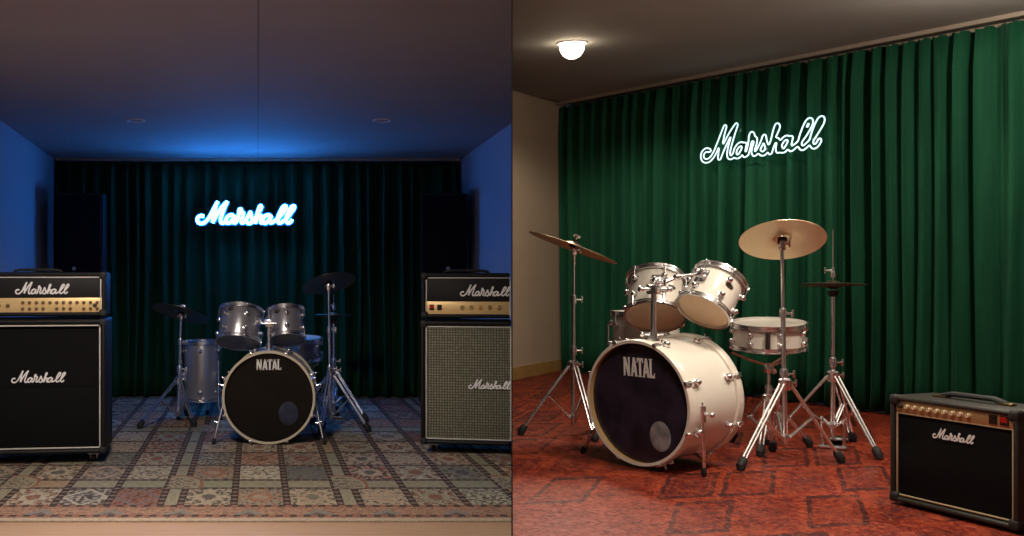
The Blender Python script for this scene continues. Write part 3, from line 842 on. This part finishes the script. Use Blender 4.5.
# ------------------------------------------------------------------ curtains and rails
def curtain(name, label, a, b, z0, ztop, fold, amp, m, seed, inward, rows=10):
    """gathered curtain hanging from a to b (plan), ztop(x,y) height of the rail"""
    rnd = random.Random(seed); a, b = Vector(a), Vector(b); Ld = (b - a).length; d = (b - a) / Ld
    q = Vector(inward).normalized()
    # fold positions with uneven spacing
    s, knots = 0., [0.]
    while s < Ld: s += fold * rnd.uniform(.62, 1.38); knots.append(s)
    per = 20; us, ph, am = [], [], []
    for i in range(len(knots) - 1):
        A = rnd.uniform(.45, 1.2)
        for k in range(per):
            u = knots[i] + (knots[i + 1] - knots[i]) * k / per
            if u > Ld: break
            us.append(u); ph.append(i + k / per); am.append(A)
    mb = MB(); n = len(us); vs = []
    js = [rnd.uniform(-1, 1) for _ in range(len(knots) + 2)]
    for r in range(rows + 1):
        f = r / rows                               # 0 bottom .. 1 top
        for u, p, A in zip(us, ph, am):
            k = int(p); w = p - k
            J = js[k] * (1 - w) + js[k + 1] * w
            c = math.cos(2 * PI * p); prof = c + .10 * math.cos(4 * PI * p + J) + .13 * math.sin(8 * PI * p + 3 * J)
            env = (.55 + .45 * (1 - f)) if f > .92 else (.78 + .22 * (1 - f))
            sway = .02 * math.sin(3.1 * f + J * 2) * (1 - f)
            off = amp * A * prof * env + amp * .5 * math.sin(u * 1.7 + seed) * (1 - f) * .6
            pt = a + d * (u + sway + fold * .12 * math.sin(2 * PI * p * .5 + J) * (1 - f)) + q * off
            zt = ztop(pt.x, pt.y) - .03 - (.012 if abs(c) > .8 and f > .97 else 0)
            vs.append((pt.x, pt.y, z0 + .012 + (zt - z0 - .012) * f))
    fs = [[r * n + i, r * n + i + 1, (r + 1) * n + i + 1, (r + 1) * n + i] for r in range(rows) for i in range(n - 1)]
    mb.add(vs, fs)
    o = obj(name, mb, m, angle=80)
    so = o.modifiers.new('thickness', 'SOLIDIFY'); so.thickness = .004
    return tag(o, label, 'curtain')
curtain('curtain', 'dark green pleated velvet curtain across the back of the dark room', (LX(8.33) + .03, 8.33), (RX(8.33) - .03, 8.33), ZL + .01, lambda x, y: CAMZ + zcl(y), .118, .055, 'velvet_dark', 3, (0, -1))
ca, cb = CO + D1 * .03, CO + D1 * (TE - .05)
curtain('curtain', 'bright green pleated velvet curtain behind the white drum kit', ca, cb, ZR + .002, lambda x, y: CAMZ + zcr(x, y), .132, .066, 'velvet', 11, -N1)
def rail(label, a, b, zt, m, q):
    mb = MB(); a, b, q = Vector(a), Vector(b), Vector(q)
    vs = []
    for p in (a, b):
        z = zt(p.x, p.y)
        for k, dz in ((-.014, 0), (.014, 0), (.014, -.024), (-.014, -.024)): vs.append((p.x + q.x * k, p.y + q.y * k, z + dz - .001))
    mb.add(vs, [[0, 1, 2, 3], [7, 6, 5, 4], [0, 4, 5, 1], [1, 5, 6, 2], [2, 6, 7, 3], [3, 7, 4, 0]])
    t = obj('curtain_rail', mb, m); tag(t, label, 'curtain rail')
rail('thin pale rail along the ceiling over the dark curtain', (LX(8.27) + .02, 8.27), (RX(8.27) - .02, 8.27), lambda x, y: CAMZ + zcl(y), 'rail_dark', (0, 1))
rail('pale rail along the ceiling over the bright green curtain', CO + D1 * .03 - N1 * .075, CO + D1 * (TE - .05) - N1 * .075, lambda x, y: CAMZ + zcr(x, y), 'rail', N1)

# ------------------------------------------------------------------ neon signs
def standoffs(t, pts, y0, y1):
    for x, z in pts:
        mb = MB(); mb.tube([(x, y0, z), (x, y1, z)], .004, 8); mb.tube([(x, y1 - .004, z), (x, y1, z)], .011, 10)
        obj('standoff', mb, 'steel', t)
t = thing('neon_sign', 'glowing blue-white neon script sign on the dark curtain', 'neon sign', Matrix.Translation((-.765, 8.08, CAMZ + .484)))
wl = .785
mb = MB()
for s in STROKES: mb.tube([(x * wl, 0, z * wl) for x, z in s], .0115, 8)
obj('neon_tube', mb, 'neon_blue', t)
mb = MB()
for s in STROKES: mb.tube([(x * wl, 0, z * wl) for x, z in s], .026, 10)
for v in mb.v: v.y = .020 + v.y * .22
obj('backing', mb, 'acrylic', t)
standoffs(t, [(-.30 * wl, -.06 * wl), (.02 * wl, -.08 * wl), (.42 * wl, -.06 * wl), (-.2 * wl, .08 * wl)], .018, .20)
t2 = 2.30
pc = CO + D1 * t2 - N1 * .16
t = thing('neon_sign', 'pale outlined neon script sign on the bright green curtain', 'neon sign',
          Matrix.Translation((pc.x, pc.y, CAMZ + .925)) @ Matrix.Rotation(math.atan2(D1.y, D1.x), 4, 'Z'))
wr = 1.0
mb = MB()
for L in outline_paths(.0135): mb.tube([(x * wr, 0, z * wr) for x, z in L], .0054, 7, closed=True)
obj('neon_tube', mb, 'neon_white', t)
standoffs(t, [(-.30 * wr, -.06 * wr), (.02 * wr, -.08 * wr), (.42 * wr, -.06 * wr), (-.2 * wr, .08 * wr)], .012, .06)

# ------------------------------------------------------------------ ceiling lamps
def downlight(label, x, y, zc, n, R, lit, power=0., col=(1, .82, .6), spot=0, tilt=0):
    T = frame(W(x, y, zc), n, (1, 0, 0))     # local z points down into the room
    t = thing('ceiling_downlight', label, 'ceiling lamp', T, 'round ceiling lamps in the dark room' if R < .08 else 'round ceiling lamps in the bright room')
    mb = MB(); mb.lathe([(R * .74, 0), (R * .74, .004), (R * .80, .008), (R * .96, .007), (R, .002), (R, -.001)], 32); obj('trim_ring', mb, 'ring', t)
    dome = power > 0 and R > .08
    mb = MB()
    if dome: mb.lathe([(0, R * 1.05), (R * .3, R * 1.01), (R * .55, R * .86), (R * .74, R * .58), (R * .80, R * .3), (R * .76, .004)], 32)
    else: mb.lathe([(0, .0045), (R * .5, .0045), (R * .74, .004)], 32)
    obj('lens', mb, lit, t)
    if power > 0:
        l = bpy.data.lights.new('lamp', 'SPOT' if spot else 'POINT'); l.energy = power; l.color = col; l.shadow_soft_size = .06
        o = bpy.data.objects.new('lamp', l); C.objects.link(o)
        if spot: l.spot_size = math.radians(spot); l.shadow_soft_size = .14; l.spot_blend = .6 if spot < 160 else .25; o.matrix_world = frame(T @ Vector((0, 0, R * 1.05 + .03 if dome else .03)), -((T.to_3x3() @ Vector((0, 0, 1))) + Vector((0, tilt, 0))))
        else: o.location = T @ Vector((0, 0, R * 1.05 + .075))
    return t
nl = Vector((0, -.030, -1)).normalized()
for px, lab in ((136, 'unlit round ceiling spotlight above the dark amplifier stack, left of the ceiling joint'), (382, 'unlit round ceiling spotlight right of the ceiling joint in the dark room')):
    y = 6.54; x = (px - CX) / F * y
    downlight(lab, x, y, zcl(y), nl, .062, 'lens_off')
e = .01
nr = Vector((zcr(1 + e, 1) - zcr(1, 1), zcr(1, 1 + e) - zcr(1, 1), -e)).normalized()
y = 6.27; x = (572 - CX) / F * y
LIT = 'lit round ceiling lamp near the corner of the bright room'
downlight(LIT, x, y, zcr(x, y), nr, .095, 'lamp_on', 84., (1, .84, .66), 168)

for i, (x, y, p, lab) in enumerate(((1.15, 3.1, 78., 'unseen lit ceiling lamp added above the front of the red carpet'), (2.0, 3.75, 108., 'unseen lit ceiling lamp added above the white drum kit'), (3.15, 4.45, 38., 'lit round ceiling lamp in front of the bright green curtain'))):
    downlight(lab, x, y, zcr(x, y), nr, .095, 'lamp_on', p, (1, .86, .70), (125, 105, 0)[i])  # carpet and drum kit lamps are unseen, added for light from the front
for i, (x, y, p, lab) in enumerate(((-.80, 3.72, 235., 'unseen ceiling lamp added above the front edge of the patterned rug'), (-.15, 1.2, 130., 'unseen ceiling lamp added over the pale wooden floor'))):
    downlight(lab, x, y, zcl(y), nl, .075, 'added_lamp_warm', p, (1, .87, .76), 150, .18 if i == 0 else 0)  # both lamps are unseen, added to brighten rug, floor and amplifiers

# ================================================================== BRIGHT ROOM: white drum kit
GW, GD = 'white drum kit', 'dark grey drum kit'
def axis(yaw, pit): return Vector((math.sin(yaw) * math.cos(pit), -math.cos(yaw) * math.cos(pit), math.sin(pit)))
nb = axis(-.9645, -.0456)
Tb = frame(W(1.3275, 4.4834, -.5877), nb, Vector((0, 0, 1)).cross(nb))
t, Rs = bass_drum('bass_drum', 'white bass drum with dark violet front head standing on the red carpet', Tb, .285, .389, ('white_shell', 'white_hoop', 'maple', 'head_black_violet', 'port_grey'), GW)
word_on_head(t, .086, .158, -.0262, .70); port(t, .105, -.140, -.0266, .062, 'port_grey')
Ti = Tb.inverted()
ZF = ZR - CAMZ
spur(t, Ti, Tb @ Vector((Rs * .985, -.03, -.10)), W(1.575, 4.325, ZF), None)
spur(t, Ti, Tb @ Vector((-Rs * .96, -.08, -.10)), W(1.185, 4.90, ZF), None)
# tom mount on top of the bass drum (post, T-clamp, two arms)
PB = Tb @ Vector((.0, Rs - .002, -.13)); PT = W(PB.x + .008, PB.y + .01, -.078)
Li = lambda p: Ti @ p
mb = MB(); mb.tube([Li(PB), Li(PT)], .0125, 14); obj('mount_post', mb, 'chrome', t)
mb = MB(); k = (PT - PB).normalized(); mb.tube([Li(PB - k * .004), Li(PB + k * .012)], .034, 18); mb.tube([Li(PB + k * .012), Li(PB + k * .05)], .02, 14)
mb.tube([Li(PB + k * .03 + V3(-.05, 0, 0)), Li(PB + k * .03 + V3(.045, 0, 0))], .006, 8); mb.ball(tuple(Li(PB + k * .03 + V3(-.05, 0, 0))), .013); obj('mount_base', mb, 'chrome', t)
# rack toms
n1 = Vector((.207, .522, .828)); n1.normalize(); c1 = W(1.5396, 4.90, -.2236); R1, L1 = .130, .205
T1 = frame(c1 + n1 * .012, n1, (1, 0, 0))
def facing(T, d):   # local angle of world direction d
    v = T.to_3x3().inverted() @ Vector(d); return math.atan2(v.y, v.x)
fa = facing(T1, (-.3, -.95, -.1))
t1 = drum('rack_tom', 'white rack tom mounted directly behind the chrome post on the white bass drum', 'tom drum', T1, R1, L1, 'white_shell', 'chrome', ('head_tan', 'head_white'), 6, fa + .26, GW, .95, badge=(fa + .60, L1 * .5))
rods_bracket(t1, R1, fa + .03, L1 * .56)
n2 = Vector((.554, .355, .753)); n2.normalize(); c2 = W(1.650, 4.55, -.1813); R2, L2 = .1125, .180
T2 = frame(c2 + n2 * .010, n2, (1, 0, 0)); fb = facing(T2, (-.3, -.95, -.1))
t2_ = drum('rack_tom', 'white rack tom tilted beside the snare drum, right of the chrome post', 'tom drum', T2, R2, L2, 'white_shell', 'chrome', ('head_tan', 'head_white'), 6, fb + .16, GW, .95, badge=(fb + .30, L2 * .62))
rods_bracket(t2_, R2, fb - .85, L2 * .58)
b1 = T1 @ (Matrix.Rotation(fa + .03, 4, 'Z') @ Vector((R1 + .024, 0, L1 * .56))); b2 = T2 @ (Matrix.Rotation(fb - .85, 4, 'Z') @ Vector((R2 + .024, 0, L2 * .58)))
mb = MB(); mb.box(tuple(Li(PT)), (.055, .045, .05), .008); mb.tube([Li(PT + V3(-.06, 0, .0)), Li(PT + V3(.07, 0, .0))], .008, 10); mb.ball(tuple(Li(PT + V3(-.06, 0, 0))), .015); mb.ball(tuple(Li(PT + V3(.07, 0, 0))), .015)
mb.tube([Li(PT + V3(.0, -.03, .03)), Li(PT + V3(.03, -.03, .03))], .006, 8); mb.box(tuple(Li(PT + V3(.04, -.03, .03))), (.012, .03, .012), .003)
obj('tom_clamp', mb, 'chrome', t)
for b in (b1, b2):
    m_ = PT.lerp(b, .5) + V3(0, 0, .02)
    mb = MB(); mb.tube([Li(PT), Li(m_), Li(b)], .0075, 10); mb.ball(tuple(Li(m_)), .017); obj('tom_arm', mb, 'chrome', t)
# floor tom
Tf = frame(W(1.632, 5.33, -.52), (0, 0, 1)); 
tf = drum('floor_tom', 'white floor tom half hidden behind the white bass drum', 'floor tom', Tf, .170, .30, 'white_shell', 'chrome', ('head_tan', 'head_white'), 8, .3, GW)
for k in range(3):
    a_ = 2 * PI * k / 3 + 2.9; c_, s_ = math.cos(a_), math.sin(a_); q = .170
    mb = MB(); mb.tube([(c_ * (q + .026), s_ * (q + .026), .24), (c_ * (q + .026), s_ * (q + .026), -.25), (c_ * (q + .05), s_ * (q + .05), -.32), (c_ * (q + .055), s_ * (q + .055), ZF + .52 + .018)], .0075, 10)
    lg = obj('leg', mb, 'chrome', tf)
    f = MB(); f.tube([(c_ * (q + .055), s_ * (q + .055), ZF + .52 + .045), (c_ * (q + .056), s_ * (q + .056), ZF + .52 + .001)], [.011, .015], 10); obj('rubber_foot', f, 'rubber', lg)
    g = MB(); g.box((q + .014, 0, .12), (.03, .04, .06), .006, T=Matrix.Rotation(a_, 4, 'Z')); obj('leg_bracket', g, 'chrome', tf)
# snare on its stand
ns = Vector((-.037, -.094, .995)).normalized(); cs = W(2.1374, 4.9862, -.3788)
Ts = frame(cs + ns * .012, ns); fs_ = facing(Ts, (-.3, -.95, -.1))
tsn = drum('snare_drum', 'shallow white snare drum on a low stand between bass drum and cymbal stands', 'snare drum', Ts, .166, .108, 'white_shell', 'chrome', ('head_tan', 'head_white'), 8, fs_ + .2, GW, .8)
mb = MB(); mb.box((.166 + .018, 0, .055), (.026, .022, .085), .004, T=Matrix.Rotation(fs_ - .12, 4, 'Z')); mb.tube([(.166 + .028, 0, .03), (.166 + .05, 0, .10)], .005, 8, T=Matrix.Rotation(fs_ - .12, 4, 'Z')); obj('strainer_lever', mb, 'knob_dark', tsn)
snare_stand('snare_stand', 'low chrome tripod holding the white snare drum', 2.137, 4.986, ZR, -.378 - ZF, .166, .25, .09, [(-.12, -.19), (.22, .05), (-.10, .20)], ns, GW)
# crash on the left
crn = axis(1.4829, 1.2094); crc = W(1.2714, 5.4367, .152)
cymbal('cymbal', 'tilted bronze cymbal by the beige wall, seen almost edge on', frame(crc - crn * .018, crn), .25, 'cymbal', GW)
cymbal_stand('cymbal_stand', 'tall chrome cymbal stand beside the beige wall and white bass drum', 1.272, 5.45, ZR, .375, .09, [(-.282, -.02), (.06, -.22), (.17, .23)], crc, crn, [0, .44, .74, 1.], GW)
# ride
rdn = axis(2.8637, 1.0857); rdc = W(2.0567, 4.6526, .1608)
cymbal('cymbal', 'large bronze cymbal showing its pale underside above the white snare drum', frame(rdc - rdn * .012, rdn), .188, 'cymbal', GW)
cymbal_stand('cymbal_stand', 'tall chrome cymbal stand in front of the white snare drum', 2.067, 4.645, ZR, .365, .115, [(-.275, -.185), (.245, -.015), (.06, .27)], rdc, rdn, [0, .37, .68, 1.], GW)
# hi-hat
hx, hy = 2.465, 5.0; hz = -.062
ht = hihat_stand('hi_hat_stand', 'chrome hi-hat stand with long rod in front of the bright green curtain', hx, hy, ZR, .365, .12, [(.075, -.275), (-.275, .10), (.20, .20)], hz - ZF, .215 - ZF, 1.0, GW)
cymbal('hi_hat_cymbal', 'upper of the two thin hi-hat cymbals in the bright room', frame(W(hx, hy, hz + .004), (.02, .03, 1)), .155, 'cymbal_dark', GW)
cymbal('hi_hat_cymbal', 'lower of the two thin hi-hat cymbals in the bright room', frame(W(hx, hy, hz - .006), (.02, -.03, -1)), .155, 'cymbal_dark', GW)

# combo amplifier
ca_ = Vector((2.103, 3.83)); cd = Vector((.351, -.936)).normalized(); wA = .50
t = thing('combo_amplifier', 'small black combo amplifier with gold control strip on the red carpet', 'amplifier', Matrix.Translation((ca_.x + cd.x * wA / 2, ca_.y + cd.y * wA / 2, ZR)) @ Matrix.Rotation(math.atan2(cd.y, cd.x), 4, 'Z'))
h, D_, th = wA / 2, .23, .020
obj('cabinet', cabinet_shell(-h, h, .012, .415, D_, th, .010), 'vinyl_brown', t)
mb = MB(); mb.box((0, .026, .19), (wA - 2 * th - .004, .012, .31), .002); obj('grille', mb, 'grille', t)
obj('piping', piping_rect(-h + th + .005, h - th - .005, .040, .350, .014, .0030), 'piping_tan', t)
mb = MB(); mb.box((0, .016, .376), (wA - 2 * th - .006, .012, .046), .002); cp = obj('control_panel', mb, 'gold_dull', t)
for i in range(10): knob(['knob_cream', 'knob_dark'] if i else ['knob_dark', 'knob_dark'], cp, -h + .043 + i * .0305, .377, .010, .0088, .012)
switch(cp, h - .092, .376, .010, 'switch_black', .022, .026); switch(cp, h - .052, .376, .010, 'switch_red', .024, .026)
logo(t, .005, .297, .012, .160, .0028)
corner_caps(t, -h, h, .012, .415, D_)
mb = MB(); mb.tube([(-.13, .12, .412), (-.12, .12, .422), (-.08, .12, .432), (.08, .12, .432), (.12, .12, .422), (.13, .12, .412)], .010, 10)
for v in mb.v: v.y = .12 + (v.y - .12) * 1.5
hd = obj('handle', mb, 'rubber', t)
for s in (-1, 1):
    mb = MB(); mb.box((s * .125, .12, .419), (.055, .032, .010), .004); obj('handle_cap', mb, 'brass_dark', hd)
for x in (-h + .05, h - .05):
    for y in (.04, D_ - .04):
        mb = MB(); mb.lathe([(.014, 0), (.016, .003), (.015, .016), (0, .016)], 14, Matrix.Translation((x, y, 0))); obj('foot', mb, 'rubber', t)

# ================================================================== DARK ROOM: grey drum kit
Tg = frame(W(-.430, 6.02, -.757), (0, -1, 0), (1, 0, 0))
t, Rs = bass_drum('bass_drum', 'dark grey bass drum with black front head on the patterned rug', Tg, .283, .40, ('grey_shell', 'cream_hoop', 'cream_hoop', 'head_black', 'port_blue'), GD)
word_on_head(t, .066, .197, -.0262, .80); port(t, .118, -.098, -.0266, .066, 'port_blue')
Ti = Tg.inverted()
spur(t, Ti, W(-.690, 6.12, -.70), W(-.765, 6.03, -1.05 + .008), None)
spur(t, Ti, W(-.170, 6.12, -.70), W(-.095, 6.03, -1.05 + .008), None)
PB = W(-.436, 6.17, -.757 + Rs - .003); PT = W(-.436, 6.17, -.315); Li = lambda p: Ti @ p
mb = MB(); mb.tube([Li(PB), Li(PT)], .0125, 14); obj('mount_post', mb, 'chrome', t)
mb = MB(); k = V3(0, 0, 1); mb.tube([Li(PB - k * .004), Li(PB + k * .012)], .034, 18); mb.tube([Li(PB + k * .012), Li(PB + k * .05)], .02, 14); obj('mount_base', mb, 'chrome', t)
nL = Vector((.06, .40, .91)).normalized(); cL = W(-.640, 6.30, -.437)
TL = frame(cL, nL); fL = facing(TL, (0, -1, 0))
tL = drum('rack_tom', 'dark grey rack tom mounted left of the post on the grey bass drum', 'tom drum', TL, .130, .200, 'grey_shell', 'chrome', ('head_smoke', 'head_smoke'), 6, fL + .35, GD, badge=(fL - .45, .17))
nR = Vector((-.06, .40, .91)).normalized(); cR = W(-.335, 6.30, -.420)
TR_ = frame(cR, nR); fR = facing(TR_, (0, -1, 0))
tR = drum('rack_tom', 'smaller dark grey rack tom right of the post on the grey bass drum', 'tom drum', TR_, .108, .180, 'grey_shell', 'chrome', ('head_smoke', 'head_smoke'), 6, fR + .1, GD, badge=(fR - .45, .15))
rods_bracket(tL, .130, fL + 1.05, .12); rods_bracket(tR, .108, fR - 1.05, .11)
b1 = TL @ (Matrix.Rotation(fL + 1.05, 4, 'Z') @ Vector((.130 + .024, 0, .12))); b2 = TR_ @ (Matrix.Rotation(fR - 1.05, 4, 'Z') @ Vector((.108 + .024, 0, .11)))
mb = MB(); mb.box(tuple(Li(PT)), (.05, .05, .045), .008); mb.tube([Li(PT + V3(-.05, -.02, .0)), Li(PT + V3(.05, -.02, .0))], .008, 10); obj('tom_clamp', mb, 'chrome', t)
for b in (b1, b2):
    mb = MB(); mb.tube([Li(PT), Li(PT.lerp(b, .5)), Li(b)], .0075, 10); mb.ball(tuple(Li(PT.lerp(b, .5))), .017); obj('tom_arm', mb, 'chrome', t)
ZG = ZL + .008
Tf = frame(W(-.985, 7.15, -.905), (0, 0, 1))
tf = drum('floor_tom', 'dark grey floor tom standing left of the grey bass drum', 'floor tom', Tf, .128, .405, 'grey_shell', 'chrome', ('head_smoke', 'head_smoke'), 6, .55, GD)
for k in range(3):
    a_ = 2 * PI * k / 3 - .6; c_, s_ = math.cos(a_), math.sin(a_); q = .128; zb_ = ZG - CAMZ + .905
    mb = MB(); mb.tube([(c_ * (q + .026), s_ * (q + .026), .28), (c_ * (q + .026), s_ * (q + .026), -.03), (c_ * (q + .045), s_ * (q + .045), -.08), (c_ * (q + .048), s_ * (q + .048), zb_ + .018)], .0075, 10)
    lg = obj('leg', mb, 'chrome', tf)
    f = MB(); f.tube([(c_ * (q + .048), s_ * (q + .048), zb_ + .03), (c_ * (q + .048), s_ * (q + .048), zb_ + .001)], [.011, .015], 10); obj('rubber_foot', f, 'rubber', lg)
    g = MB(); g.box((q + .014, 0, .17), (.03, .04, .06), .006, T=Matrix.Rotation(a_, 4, 'Z')); obj('leg_bracket', g, 'chrome', tf)
ns = Vector((.0, -.05, 1)).normalized(); cs = W(-.300, 6.80, -.585)
Ts = frame(cs, ns); fs_ = facing(Ts, (0, -1, 0))
drum('snare_drum', 'dark grey snare drum behind the grey bass drum, below the smaller rack tom', 'snare drum', Ts, .166, .13, 'grey_shell', 'chrome', ('head_smoke', 'head_white'), 8, fs_ + .2, GD, .8)
snare_stand('snare_stand', 'low chrome tripod under the dark grey snare drum', -.300, 6.80, ZG, -.585 - (ZG - CAMZ) - .016, .166, .22, .09, [(-.20, -.08), (.18, -.12), (.03, .22)], ns, GD)
# cymbals
ln = Vector((.22, .30, .93)).normalized(); lc = W(-1.105, 6.95, -.275)
cymbal('cymbal', 'dark cymbal on the stand beside the dark grey floor tom', frame(lc - ln * .012, ln), .205, 'cymbal_dark', GD)
cymbal_stand('cymbal_stand', 'chrome cymbal stand between the black amplifier stack and the grey floor tom', -1.125, 6.95, ZG, .29, .07, [(-.20, -.30), (.14, -.22), (.02, .27)], lc, ln, [0, .5, .78, 1.], GD)
rn = Vector((-.20, .36, .90)).normalized(); rc = W(-.075, 6.60, -.062)
cymbal('cymbal', 'dark cymbal on the tallest stand right of the grey bass drum', frame(rc - rn * .012, rn), .18, 'cymbal_dark', GD)
cymbal_stand('cymbal_stand', 'tall chrome cymbal stand right of the grey bass drum', -.062, 6.60, ZG, .36, .10, [(.24, -.08), (-.06, -.20), (-.12, .22)], rc, rn, [0, .4, .7, 1.], GD)
hx, hy, hz = -.045, 7.10, -.305
hihat_stand('hi_hat_stand', 'chrome hi-hat stand right behind the tall cymbal stand in the dark room', hx, hy, ZG, .34, .11, [(.22, -.14), (-.24, -.10), (.02, .26)], hz - (ZG - CAMZ), .58 + .3, PI / 2, GD)
cymbal('hi_hat_cymbal', 'upper hi-hat cymbal in the dark room', frame(W(hx, hy, hz + .004), (0, .05, 1)), .135, 'cymbal_dark', GD)
cymbal('hi_hat_cymbal', 'lower hi-hat cymbal in the dark room', frame(W(hx, hy, hz - .006), (0, -.05, -1)), .135, 'cymbal_dark', GD)

# amplifier stacks
GA = 'amplifier stacks beside the drums'
psi = math.radians(7.0)
yL = 5.44; xr = (105.5 - CX) / F * yL             # front right edge of the stack
TA = Matrix.Translation((xr, yL, ZL + .008)) @ Matrix.Rotation(psi, 4, 'Z') @ Matrix.Translation((-.385, 0, 0))
speaker_cab('speaker_cabinet', 'tall black speaker cabinet with black grille under the amplifier with two knob rows', TA, -.385, .385, .785, .36, 'grille', .028, .478, GA, split=True)
kn = []
for i in range(12):
    x = -.06 + i * .036
    kn += [(x, .060, .0085)] + ([(x, .026, .0085)] if i not in (4, 8) else [])
for i in range(5): kn.append((-.33 + i * .048, .043, .010))
TH = TA @ Matrix.Translation((0, .03, .789))
amp_head('amplifier_head', 'black amplifier head with two knob rows on the black speaker cabinet', TH, -.383, .383, .252, .25, kn, [], .043, GA, panel_h=.088)
psr = math.radians(-10.)
yR = 5.74; xl = (420.5 - CX) / F * yR
wv = .511
TB = Matrix.Translation((xl, yR, ZL + .008)) @ Matrix.Rotation(psr, 4, 'Z')
speaker_cab('speaker_cabinet', 'black speaker cabinet with grey-green checkered grille by the partition', TB, 0., wv, .762, .30, 'checks', .392, .405, GA, cut=True, lw=.235)
TC = TB @ Matrix.Translation((0, .03, .766))
kn = [(.235 + i * .052, .046, .0115) for i in range(5)]
amp_head('amplifier_head', 'black amplifier head with red switch on the checkered speaker cabinet', TC, .002, wv - .004, .270, .22, kn, [(.060, .046, 'switch_red'), (.105, .046, 'switch_black')], .366, GA, cut=True, panel_h=.082)

# loudspeakers behind the stacks
GS = 'loudspeakers by the dark curtain'
def pa_speaker(label, x, y, w, h, d, zb, badge_x, ang):
    t = thing('loudspeaker', label, 'loudspeaker', rotz((x, y, zb), ang), GS)
    mb = MB()
    q = [(-w / 2, 0), (w / 2, 0), (w * .40, d), (-w * .40, d)]
    mb.prism(q, 0., h); obj('cabinet', mb, 'cabinet_black', t)
    mb = MB(); mb.box((0, -.008, h / 2), (w - .02, .018, h - .03), .008); obj('grille', mb, 'mesh_black', t)
    mb = MB(); mb.lathe([(0, .004), (.013, .003), (.015, 0)], 18, Matrix.Translation((badge_x, -.017, .075)) @ Matrix.Rotation(PI / 2, 4, 'X')); obj('badge', mb, 'silver_badge', t)
    return t
def pa_stand(label, x, y, ztop):
    t = thing('speaker_stand', label, 'speaker stand', Matrix.Translation((x, y, ZG)), GS)
    for k in range(3):
        a_ = 2 * PI * k / 3 + .5; c_, s_ = math.cos(a_), math.sin(a_)
        mb = MB(); mb.tube([(c_ * .02, s_ * .02, .5), (c_ * .20, s_ * .20, .012)], .011, 8); mb.tube([(c_ * .02, s_ * .02, .2), (c_ * .15, s_ * .15, .24)], .007, 8); obj('leg', mb, 'rubber', t)
    mb = MB(); mb.tube([(0, 0, .08), (0, 0, ztop - ZG)], .017, 12); obj('pole', mb, 'rubber', t)
    mb = MB(); mb.lathe([(.0, ztop - ZG - .012), (.05, ztop - ZG - .012), (.05, ztop - ZG - .002), (0, ztop - ZG - .002)], 16); obj('top_plate', mb, 'rubber', t)
for px0, px1, vt, bx, lab, lab2 in ((56.5, 103, 193, -.04, 'black loudspeaker behind the stack with the plain black grille', 'black tripod carrying the loudspeaker behind the plain black stack'),
                             (420.5, 467.5, 193, .03, 'black loudspeaker behind the stack with the checkered grille', 'black tripod carrying the loudspeaker behind the checkered stack')):
    y = 7.75; x = ((px0 + px1) / 2 - CX) / F * y; w = (px1 - px0) / F * y
    zt = (VH - vt) / F * y; hh = .66
    pa_speaker(lab, x, y, w, hh, .30, CAMZ + zt - hh, bx, 0.)
    pa_stand(lab2, x, y + .13, CAMZ + zt - hh)

# ------------------------------------------------------------------ camera, world, view
cam = bpy.data.cameras.new('camera'); co = bpy.data.objects.new('camera', cam); C.objects.link(co)
co.location = (0, 0, CAMZ); co.rotation_euler = (PI / 2, 0, 0)
cam.sensor_width = 36.; cam.sensor_fit = 'HORIZONTAL'; cam.lens = F / 1024 * 36.
cam.shift_x = (512 - CX) / 1024.; cam.shift_y = (VH - 268) / 1024.
cam.clip_start = .02
SC.camera = co
w = bpy.data.worlds.new('world'); SC.world = w; w.use_nodes = True
w.node_tree.nodes['Background'].inputs[0].default_value = (.5, .5, .6, 1); w.node_tree.nodes['Background'].inputs[1].default_value = .02
SC.view_settings.view_transform = 'Standard'; SC.view_settings.look = 'None'
SC.view_settings.exposure = 0.; SC.view_settings.gamma = 1.; SC.view_settings.use_curve_mapping = False
SC.cycles.max_bounces = 8; SC.cycles.diffuse_bounces = 5; SC.cycles.glossy_bounces = 4
SC.cycles.sample_clamp_indirect = 6.
